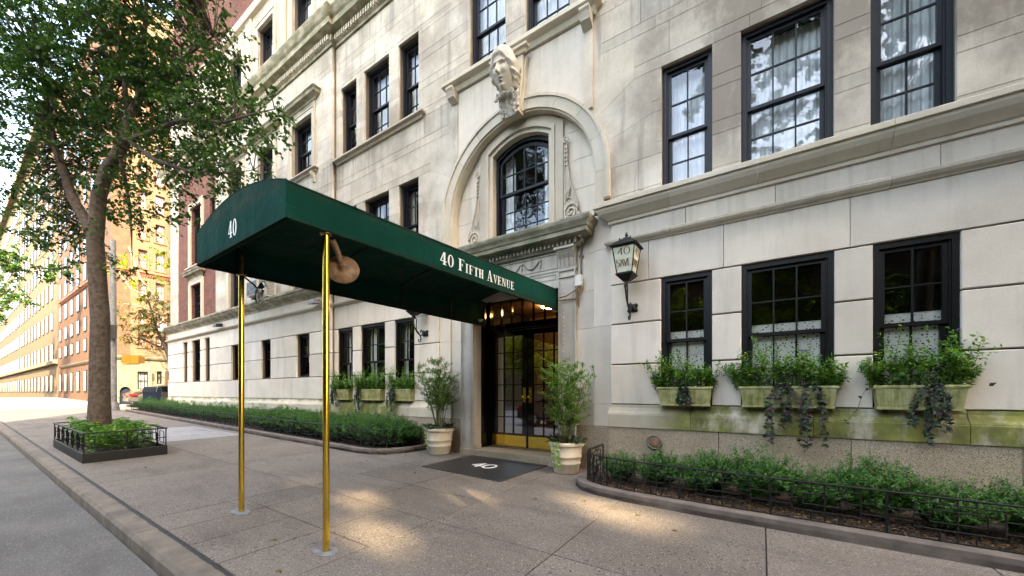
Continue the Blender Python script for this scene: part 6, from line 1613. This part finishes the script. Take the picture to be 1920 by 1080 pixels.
# ------------------------------------------------------------------ opposite side of the avenue (seen in the glass, and shading this side)
def block(x0, x1, h, wallmat, label, ys=-19.0, depth=14, fl=3.4, bay=3.2, name='apartment_block', rear=False):
    r_ = empty(name, ((x0 + x1) / 2, ys, 0), label, 'building'); m = MB(); m.box(x0, x1, ys - depth, ys, -.5, h); m.build('wall', M[wallmat], r_)
    m = MB(); m.box(x0 - .2, x1 + .2, ys, ys + .35, 4.4, 4.8); m.box(x0 - .2, x1 + .2, ys, ys + .6, h - .8, h); m.build('cornice', M['creamstone'], r_)
    fm, pm = MB(), MB(); x = x0 + 1.2
    while x + 1.3 < x1:
        z = 1.2
        while z + 2 < min(h - 1, 34):
            fm.box(x, x + 1.3, ys + .002, ys + .06, z, z + 1.9); pm.add([(x + .1, ys + .07, z + .1), (x + 1.2, ys + .07, z + .1), (x + 1.2, ys + .07, z + 1.8), (x + .1, ys + .07, z + 1.8)], [(0, 1, 2, 3)]); z += fl
        x += bay
    if rear:
        yf = ys - depth; x = x0 + 1.2
        while x + 1.3 < x1:
            z = 1.4
            while z + 2 < h - 1: fm.box(x, x + 1.3, yf - .06, yf - .002, z, z + 1.9); pm.add([(x + .1, yf - .07, z + .1), (x + 1.2, yf - .07, z + .1), (x + 1.2, yf - .07, z + 1.8), (x + .1, yf - .07, z + 1.8)], [(0, 1, 2, 3)]); z += fl
            x += bay
        y = yf + 1.2
        while y + 1.3 < ys:
            z = 1.4
            while z + 2 < h - 1: fm.box(x1 + .002, x1 + .06, y, y + 1.3, z, z + 1.9); pm.add([(x1 + .07, y + .1, z + .1), (x1 + .07, y + 1.2, z + .1), (x1 + .07, y + 1.2, z + 1.8), (x1 + .07, y + .1, z + 1.8)], [(0, 1, 2, 3)]); z += fl
            y += bay
        m = MB(); m.box(x0 - .1, x1 + .3, yf - .3, yf, 4.4, 4.8); m.box(x0 - .1, x1 + .5, yf - .6, yf - .001, h - .8, h); m.build('cornice', M['creamstone'], r_)
    o = fm.build('window_frames', M['navy'], r_); o['kind'] = 'stuff'; o = pm.build('window_panes', M['gloss_black'], r_); o['kind'] = 'stuff'; return r_
block(-75, -42, 14, 'oppo_brick', 'tan brick apartment block far up the opposite side'); block(-41, -16, 12.5, 'cream', 'cream brick apartment block opposite the left wing'); block(-15, 11.5, 11, 'oppo_brick', 'brown brick apartment block opposite the entrance')
tw = block(12, 60, 33.5, 'cream', 'tall tower block opposite with an added sun-blocking screen, down the avenue', name='tower_block')
block(9.5, 60, 32, 'cream', 'cream brick apartment block next door beyond the right wing', ys=20.5, depth=13.5)
block(-160, -62, 34, 'cream', 'cream apartment row further up the avenue on the near side', ys=20.8, depth=14, rear=True)
block(-200, -76, 20, 'oppo_brick', 'distant brick apartment row on the far side of the avenue')
block(61, 110, 60, 'oppo_brick', 'long brick block at the far end of the opposite side')
# added unseen screen on the tower: blocks the sun, openings cut for sun patches
holes = [(33.45, 34.35, 36.65, 37.35), (33.4, 34.5, 35.6, 36.3), (32.2, 32.7, 36.9, 37.3), (38.6, 40.9, 38.6, 39.9), (36.2, 36.9, 38.2, 38.8), (40.2, 42.2, 37.6, 38.4)]
m = MB(); zs = sorted({33.5, 78} | {z for o in holes for z in o[2:4]})
for za, zb_ in zip(zs[:-1], zs[1:]):
    iv = [(12, 75)]
    for o in holes:
        if o[2] < zb_ - 1e-3 and o[3] > za + 1e-3: iv = sub(iv, o[0], o[1])
    for a, b in iv: m.box(a, b, -19.15, -19.0, za, zb_)
m.build('sun_block_screen', M['cream'], tw)
for k, (x, y) in enumerate([(-26, -15), (-17, -15.4), (-8, -15), (0.5, -15.2), (9, -15), (18, -15), (3.0, .1), (19, .4), (-47, 1.8), (-60, 1.8), (-36, -15)]):
    t_ = empty('avenue_tree', (x, y, 0), ['second street tree across the avenue', 'leafy tree across the avenue, left of the door axis', 'leafy tree right across from the door', 'leafy tree across from the right wing', 'tree across the avenue at the cream tower', 'last tree across the avenue', 'next street tree on the near kerb, to the right', 'far street tree on the near kerb, to the right', 'street tree further up the avenue before the cream house', 'farthest street tree on the near side up the avenue', 'tree on the far side of the avenue up the block'][k], 'tree')
    hh = 0
    pp = [(x, y, -.1), (x + .1, y, 2.6), (x + .2, y + .1, 5), (x, y, 8)]; m = MB(); m.tube(pp, [.22, .17, .13, .05], 8); m.build('trunk', M['bark'], t_)
    bl = [(x + random.gauss(0, 1.9), y + random.gauss(0, 1.3), random.uniform(4, 11) if y < 0 else random.uniform(7.5, 12), random.uniform(1.3, 2.0) if y < 0 else random.uniform(.8, 1.3)) for _ in range(13)]
    if y > 0 and k == 6: bl += [(.5, .3, 10, 1.2), (1.8, .2, 9.2, 1.0), (3, 0, 10.6, 1.3), (-1.2, .2, 10.8, 1.1), (2.6, .5, 8.2, .8), (1, 0, 11.8, 1.3), (-.3, .1, 8.9, .6)]
    if y < 0 and k < 4: bl += [(x + random.gauss(0, 2.2), y + random.gauss(0, 1), random.uniform(2.8, 6.5), 1.5) for _ in range(8)]
    crown('crown', 'leaf_bright' if y < 0 and k < 4 else 'leaf_tree', bl, 10 if y < 0 else 12, .22, .17, t_, nodes=[Vector(pp[2]), Vector(pp[3])], clus=.5)

# ------------------------------------------------------------------ street furniture at the corner
def mailbox():
    x, y = -29.0, 6.65; g0 = gz(x, y); r_ = empty('mailbox', (x, y, g0), 'dark blue round-topped street mailbox at the building corner', 'mailbox')
    m = MB(); w, d = .30, .27; n = 12
    pts = [(-d, .16), (-d, .98)] + [(-d * math.cos(math.pi * k / n), .98 + d * 1.05 * math.sin(math.pi * k / n)) for k in range(1, n)] + [(d, .98), (d, .16)]
    V = [(p[0], -w, p[1]) for p in pts] + [(p[0], w, p[1]) for p in pts]; N_ = len(pts)
    m.add(V, [tuple(range(N_)), tuple(reversed(range(N_, 2 * N_)))] + [(i, N_ + i, N_ + (i + 1) % N_, (i + 1) % N_) for i in range(N_)])
    a = math.radians(-35); rot = lambda P: [(x + p[0] * math.cos(a) - p[1] * math.sin(a), y + p[0] * math.sin(a) + p[1] * math.cos(a), g0 + p[2]) for p in P]
    m.v = rot(m.v); m.build('body', M['mailblue'], r_)
    m = MB()
    for sx in (-1, 1):
        for sy in (-1, 1): m.box(sx * .22 - .03, sx * .22 + .03, sy * .25 - .03, sy * .25 + .03, 0, .16)
    m.v = rot(m.v); m.build('legs', M['mailblue'], r_)
    m = MB(); m.box(.272, .30, -.24, .24, .90, .99); m.box(.20, .268, -.22, .22, 1.04, 1.16); m.v = rot(m.v); m.build('hatch', M['mailblue'], r_)
    m = MB(); m.box(.245, .30, -.235, .235, 1.0, 1.10); m.v = rot(m.v); m.build('mouth', M['rubber'], r_)
    m = MB()
    for s in (-1, 1):
        ar = [(p[0] * 1.04, s * (w + .008), p[1] + .01) for p in pts[1:-1]]; m.tube(ar, .02, 6)
    m.v = rot(m.v); m.build('side_ridge', M['polegrey'], r_)
mailbox()
lp = empty('signal_pole', (-28.9, 5.08, gz(-28.9, 5.08)), 'thick grey street pole carrying the yellow signal at the corner', 'pole')
g0 = gz(-28.9, 5.08); m = MB(); m.tube([(-28.9, 5.08, g0), (-28.9, 5.08, 9.5)], [.155, .12], 14); m.build('shaft', M['polegrey'], lp)
m = MB(); m.lathe([(.26, 0), (.24, .35), (.17, .45), (.16, .5)], (-28.9, 5.08, g0), 8); m.build('base', M['polegrey'], lp)
m = MB(); m.tube([(-28.9, 5.08, 4.9), (-28.6, 5.0, 4.9)], .03, 6); m.box(-28.7, -28.45, 4.85, 5.15, 4.2, 4.9); m.build('dark_signal', M['rubber'], lp)
sg = empty('traffic_signal', (-28.6, 5.5, 2.9), 'yellow traffic signal box with louvred side on the corner pole', 'traffic signal')
m = MB(); q = (-28.75, 5.30); a = math.radians(33); ux, uy = math.cos(a), math.sin(a)
def rb(mb, u0, u1, v0, v1, z0, z1, ox=q[0], oy=q[1]):
    P = lambda u, v, z: (ox + u * ux - v * uy, oy + u * uy + v * ux, z); mb.hexa([P(u0, v0, z0), P(u1, v0, z0), P(u1, v1, z0), P(u0, v1, z0)], [P(u0, v0, z1), P(u1, v0, z1), P(u1, v1, z1), P(u0, v1, z1)])
rb(m, .13, .56, 0, .35, 2.93, 3.30); rb(m, .58, 1.02, 0, .35, 2.93, 3.30); m.build('housing', M['yellow'], sg)
m = MB(); rb(m, .02, 1.0, .1, .2, 3.31, 3.36); rb(m, .0, .9, .1, .2, 2.86, 2.90); m.build('mount', M['yellow'], sg)
m = MB(); 
for k in range(6): rb(m, .03, .125, .01, .33, 2.95 + .056 * k, 2.985 + .056 * k)
m.build('louvre', M['polegrey'], sg)
ss = empty('street_sign_post', (-37.6, 8.4, .5), 'thin post with a narrow grey sign before the cream house', 'sign')
m = MB(); m.tube([(-37.3, 8.35, .5), (-37.3, 8.35, 3.5)], .025, 6); m.build('post', M['polegrey'], ss); m = MB(); m.box(-37.28, -37.26, 8.27, 8.43, 2.9, 3.45); m.build('sign_plate', M['polegrey'], ss)
def car(x, y):
    global car_root
    g0 = gz(x, min(y, 8)) - .13; r_ = empty('parked_car', (x, y, g0), 'silver grey saloon car parked on the side street, tail towards the avenue', 'car'); car_root = r_
    prof = [(0, .38), (.0, .62), (.06, .86), (.22, .98), (.75, 1.04), (1.35, 1.36), (1.9, 1.44), (2.6, 1.42), (3.3, 1.06), (4.2, .92), (4.55, .74), (4.6, .4), (4.3, .28), (.3, .28)]
    def ring(s): 
        o = []
        for (a, z) in prof: w = .88 * (1 - .20 * max(0, z - .95) / .5) * (1 if 0.2 < a < 4.3 else .93); o.append((x + s * w, y + a, g0 + z))
        return o
    m = MB(); Rg = [[(x + s * (abs(p[0] - x)), p[1], p[2]) for p in ring(1)] for s in (-1, -.6, .6, 1)]; n = len(prof)
    for i in (1, 2): Rg[i] = [(p[0], p[1], p[2] + (.05 if p[2] - g0 > .85 else 0)) for p in Rg[i]]
    V = [q for r in Rg for q in r]; F = [(i * n + k, i * n + (k + 1) % n, (i + 1) * n + (k + 1) % n, (i + 1) * n + k) for i in range(3) for k in range(n)] + [tuple(reversed(range(n))), tuple(range(3 * n, 4 * n))]
    m.add(V, F); m.build('body', M['carpaint'], r_)
    for s in (-1, 1):
        m = MB(); z = lambda v: g0 + v; X = lambda w: x + s * w
        m.add([(X(.865), y + .85, z(1.03)), (X(.80), y + 1.40, z(1.31)), (X(.79), y + 1.9, z(1.37)), (X(.79), y + 2.55, z(1.35)), (X(.865), y + 3.15, z(1.03))], [(0, 1, 2, 3, 4)]); m.build('side_window', M['gloss_black'], r_)
        m = MB(); m.box(min(X(.84), X(.60)), max(X(.84), X(.60)), y - .015, y + .16, z(.70), z(.86)); m.box(min(X(.895), X(.80)), max(X(.895), X(.80)), y + .08, y + .34, z(.72), z(.84)); m.build('tail_light', M['tail'], r_)
        for yy in (.85, 3.75):
            m = MB(); m.lathe([(0, .11), (.2, .11), (.31, .10), (.33, .06), (.33, -.06), (.31, -.10), (0, -.1)], (x + s * .80, y + yy, g0 + .33), 20, 'X'); wh = m.build('wheel', M['rubber'], r_)
            m = MB(); m.lathe([(0, .12), (.19, .115), (.21, .10)] if s > 0 else [(0, -.12), (.19, -.115), (.21, -.10)], (x + s * .80, y + yy, g0 + .33), 14, 'X'); m.build('rim', M['acgrey'], wh)
    m = MB(); m.box(x - .7, x + .7, y - .05, y + .05, g0 + .35, g0 + .55); m.box(x - .2, x + .2, y - .06, y - .02, g0 + .62, g0 + .74); m.build('bumper', M['carpaint'], r_)
car(-36.2, 7.0)
c2 = copy_tree(car_root); c2['label'] = 'silver grey saloon car parked on the avenue by the canopy, mirrored in the door glass'; c2.location = (-9.4, -1.6, gz(-7, -1.6) - .14); c2.rotation_euler = (0, 0, R(-90))

# ------------------------------------------------------------------ things fixed to the facade
r_ = empty('electrical_conduit', (-2.6, 6.3, 3.2), 'grey conduit with rusty elbows and a junction box right of the entrance cornice', 'conduit')
m = MB(); m.tube([(-2.20, 6.15, 4.50), (-2.38, 6.20, 4.45), (-2.50, 6.34, 4.38), (-2.52, 6.36, 4.25), (-2.60, 6.37, 4.10), (-2.71, 6.375, 3.98), (-2.73, 6.375, 3.85), (-2.73, 6.375, 3.45)], .018, 8); m.build('pipe', M['pipe'], r_)
m = MB(); m.box(-2.42, -2.30, 6.22, 6.30, 4.42, 4.49); m.box(-2.20, -2.10, 6.08, 6.14, 4.555, 4.60); m.tube([(-2.76, 6.375, 3.8), (-2.68, 6.375, 3.8)], .02, 6); m.tube([(-2.66, 6.37, 4.17), (-2.56, 6.37, 4.12)], .02, 6); m.build('rusty_elbow', M['rust'], r_)
m = MB(); m.box(-2.80, -2.68, 6.27, 6.34, 3.26, 3.45); m.build('junction_box', M['offwhite'], r_)
m = MB(); m.tube([(-2.73, 6.3, 3.26), (-2.76, 6.28, 3.20), (-2.95, 6.25, 3.10), (-3.10, 6.24, 3.08)], .014, 6); m.tube([(-2.72, 6.32, 3.26), (-2.73, 6.32, 3.1), (-2.80, 6.3, 3.04), (-3.12, 6.27, 3.04)], .013, 6); m.tube([(-2.78, 6.36, 3.2), (-2.78, 6.36, 2.92)], .015, 6); m.build('cable', M['rust'], r_)
r_ = empty('standpipe_cap', (-1.42, 6.22, .57), 'round copper coloured pipe cap in a steel ring on the granite base', 'pipe cap')
m = MB(); m.lathe([(.105, -.01), (.118, .01), (.118, .03), (.10, .04), (.088, .03)], (-1.42, 6.235, .565), 28, 'Y'); m.lathe([(.0, .0), (.135, .0), (.14, -.012)], (-1.40, 6.236, .60), 24, 'Y'); m.build('ring', M['pipe'], r_)
m = MB(); m.lathe([(0, .035), (.05, .035), (.085, .028), (.092, .02), (.092, 0)], (-1.42, 6.235, .565), 28, 'Y'); m.build('cap', M['rust'], r_)
def ac(x, z, y, label, w=.9, h=.55, d=.55):
    r_ = empty('air_conditioner', (x, y, z), label, 'air conditioner', 'window air conditioners')
    m = MB(); m.box(x - w / 2, x + w / 2, y - d, y + .12, z, z + h); m.build('case', M['acgrey'], r_)
    m = MB(); m.box(x - w / 2 + .04, x + w / 2 - .04, y - d - .012, y - d - .001, z + .04, z + h - .04)
    for k in range(9): m.box(x + w / 2 + .001, x + w / 2 + .01, y - d + .06, y - .08, z + .06 + k * .05, z + .08 + k * .05)
    m.build('grille', M['polegrey'], r_); m = MB(); m.box(x - w / 2 - .02, x + w / 2 + .02, y - .45, y, z - .05, z - .003); m.build('bracket', M['iron'], r_)
ac(-14.15, 4.57, YP, 'grey window air conditioner seen below the canopy beside the far mirror', .75, .5, .6)
ac(-16.6, 17.1, YP + .12, 'grey air conditioner in the high brick window behind the tree top', 1.0, .8)
def floodlight(x, z, y, label):
    r_ = empty('floodlight', (x, y, z), label, 'floodlight', 'floodlights on the string course'); m = MB(); m.hexa([(x - .16, y - .30, z - .10), (x + .16, y - .30, z - .10), (x + .16, y - .06, z - .06), (x - .16, y - .06, z - .06)], [(x - .13, y - .26, z + .03), (x + .13, y - .26, z + .03), (x + .13, y - .08, z + .06), (x - .13, y - .08, z + .06)]); m.build('housing', M['polegrey'] if x > -12 else M['iron'], r_)
    m = MB(); m.tube([(x, y - .15, z), (x, y, z + .03)], .02, 6); m.build('arm', M['iron'], r_)
floodlight(-17.9, 4.02, YL, 'small dark floodlight under the cornice of the left wing'); floodlight(-10.9, 4.02, YL, 'grey floodlight partly behind the near brass pole')
r_ = empty('security_camera', (-24.35, 6.1, 4.5), 'white security camera at the building corner', 'camera'); m = MB(); m.box(-24.45, -24.25, 5.9, 6.1, 4.42, 4.66); m.lathe([(0, -.12), (.08, -.09), (.11, 0), (.11, .05)], (-24.4, 5.92, 4.42), 12); m.build('housing', M['white'], r_)
r_ = empty('wall_plaque', (-24.3, 6.2, 2.2), 'small bronze plaque at the left corner of the building', 'plaque'); m = MB(); m.box(-24.62, -24.35, 6.12, 6.195, 2.02, 2.42); m.build('plate', M['rust'], r_)

# fallen leaves ------------------------------------------------------
random.seed(5)
spots = [(-1.9, 4.6), (-1.2, 4.45), (-.75, 4.2), (-3.9, 1.75), (-4.9, 4.4), (-7.0, 4.75), (-9.6, 2.2), (-9.0, 2.0), (-10.1, 1.6), (-4.0, 4.5), (-3.2, 1.5), (-6.2, 5.4), (-6.4, 4.6), (-2.5, 4.3), (-5.5, 3.1), (-7.6, 3.9)]
for i, (x, y) in enumerate(spots):
    a = random.random() * 6.28; Cc = [(x, y, gz(x, y) + .006)] * 3; Dd = [(math.cos(a + d), math.sin(a + d), .12) for d in (-.7, 0, .7)]
    V, F = leaf_arrays(np.array(Cc), np.array(Dd), .05, .022); o = bpy.data.objects.new('fallen_leaf', np_mesh('fallen_leaf', M['leaf_fallen'] if 'leaf_fallen' in M else M['leaf_autumn'], V, F, np.full(3, random.random()))); col.objects.link(o)
    tag(o, 'small dry leaf lying on the speckled pavement', 'leaf', 'dry leaves scattered on the pavement')
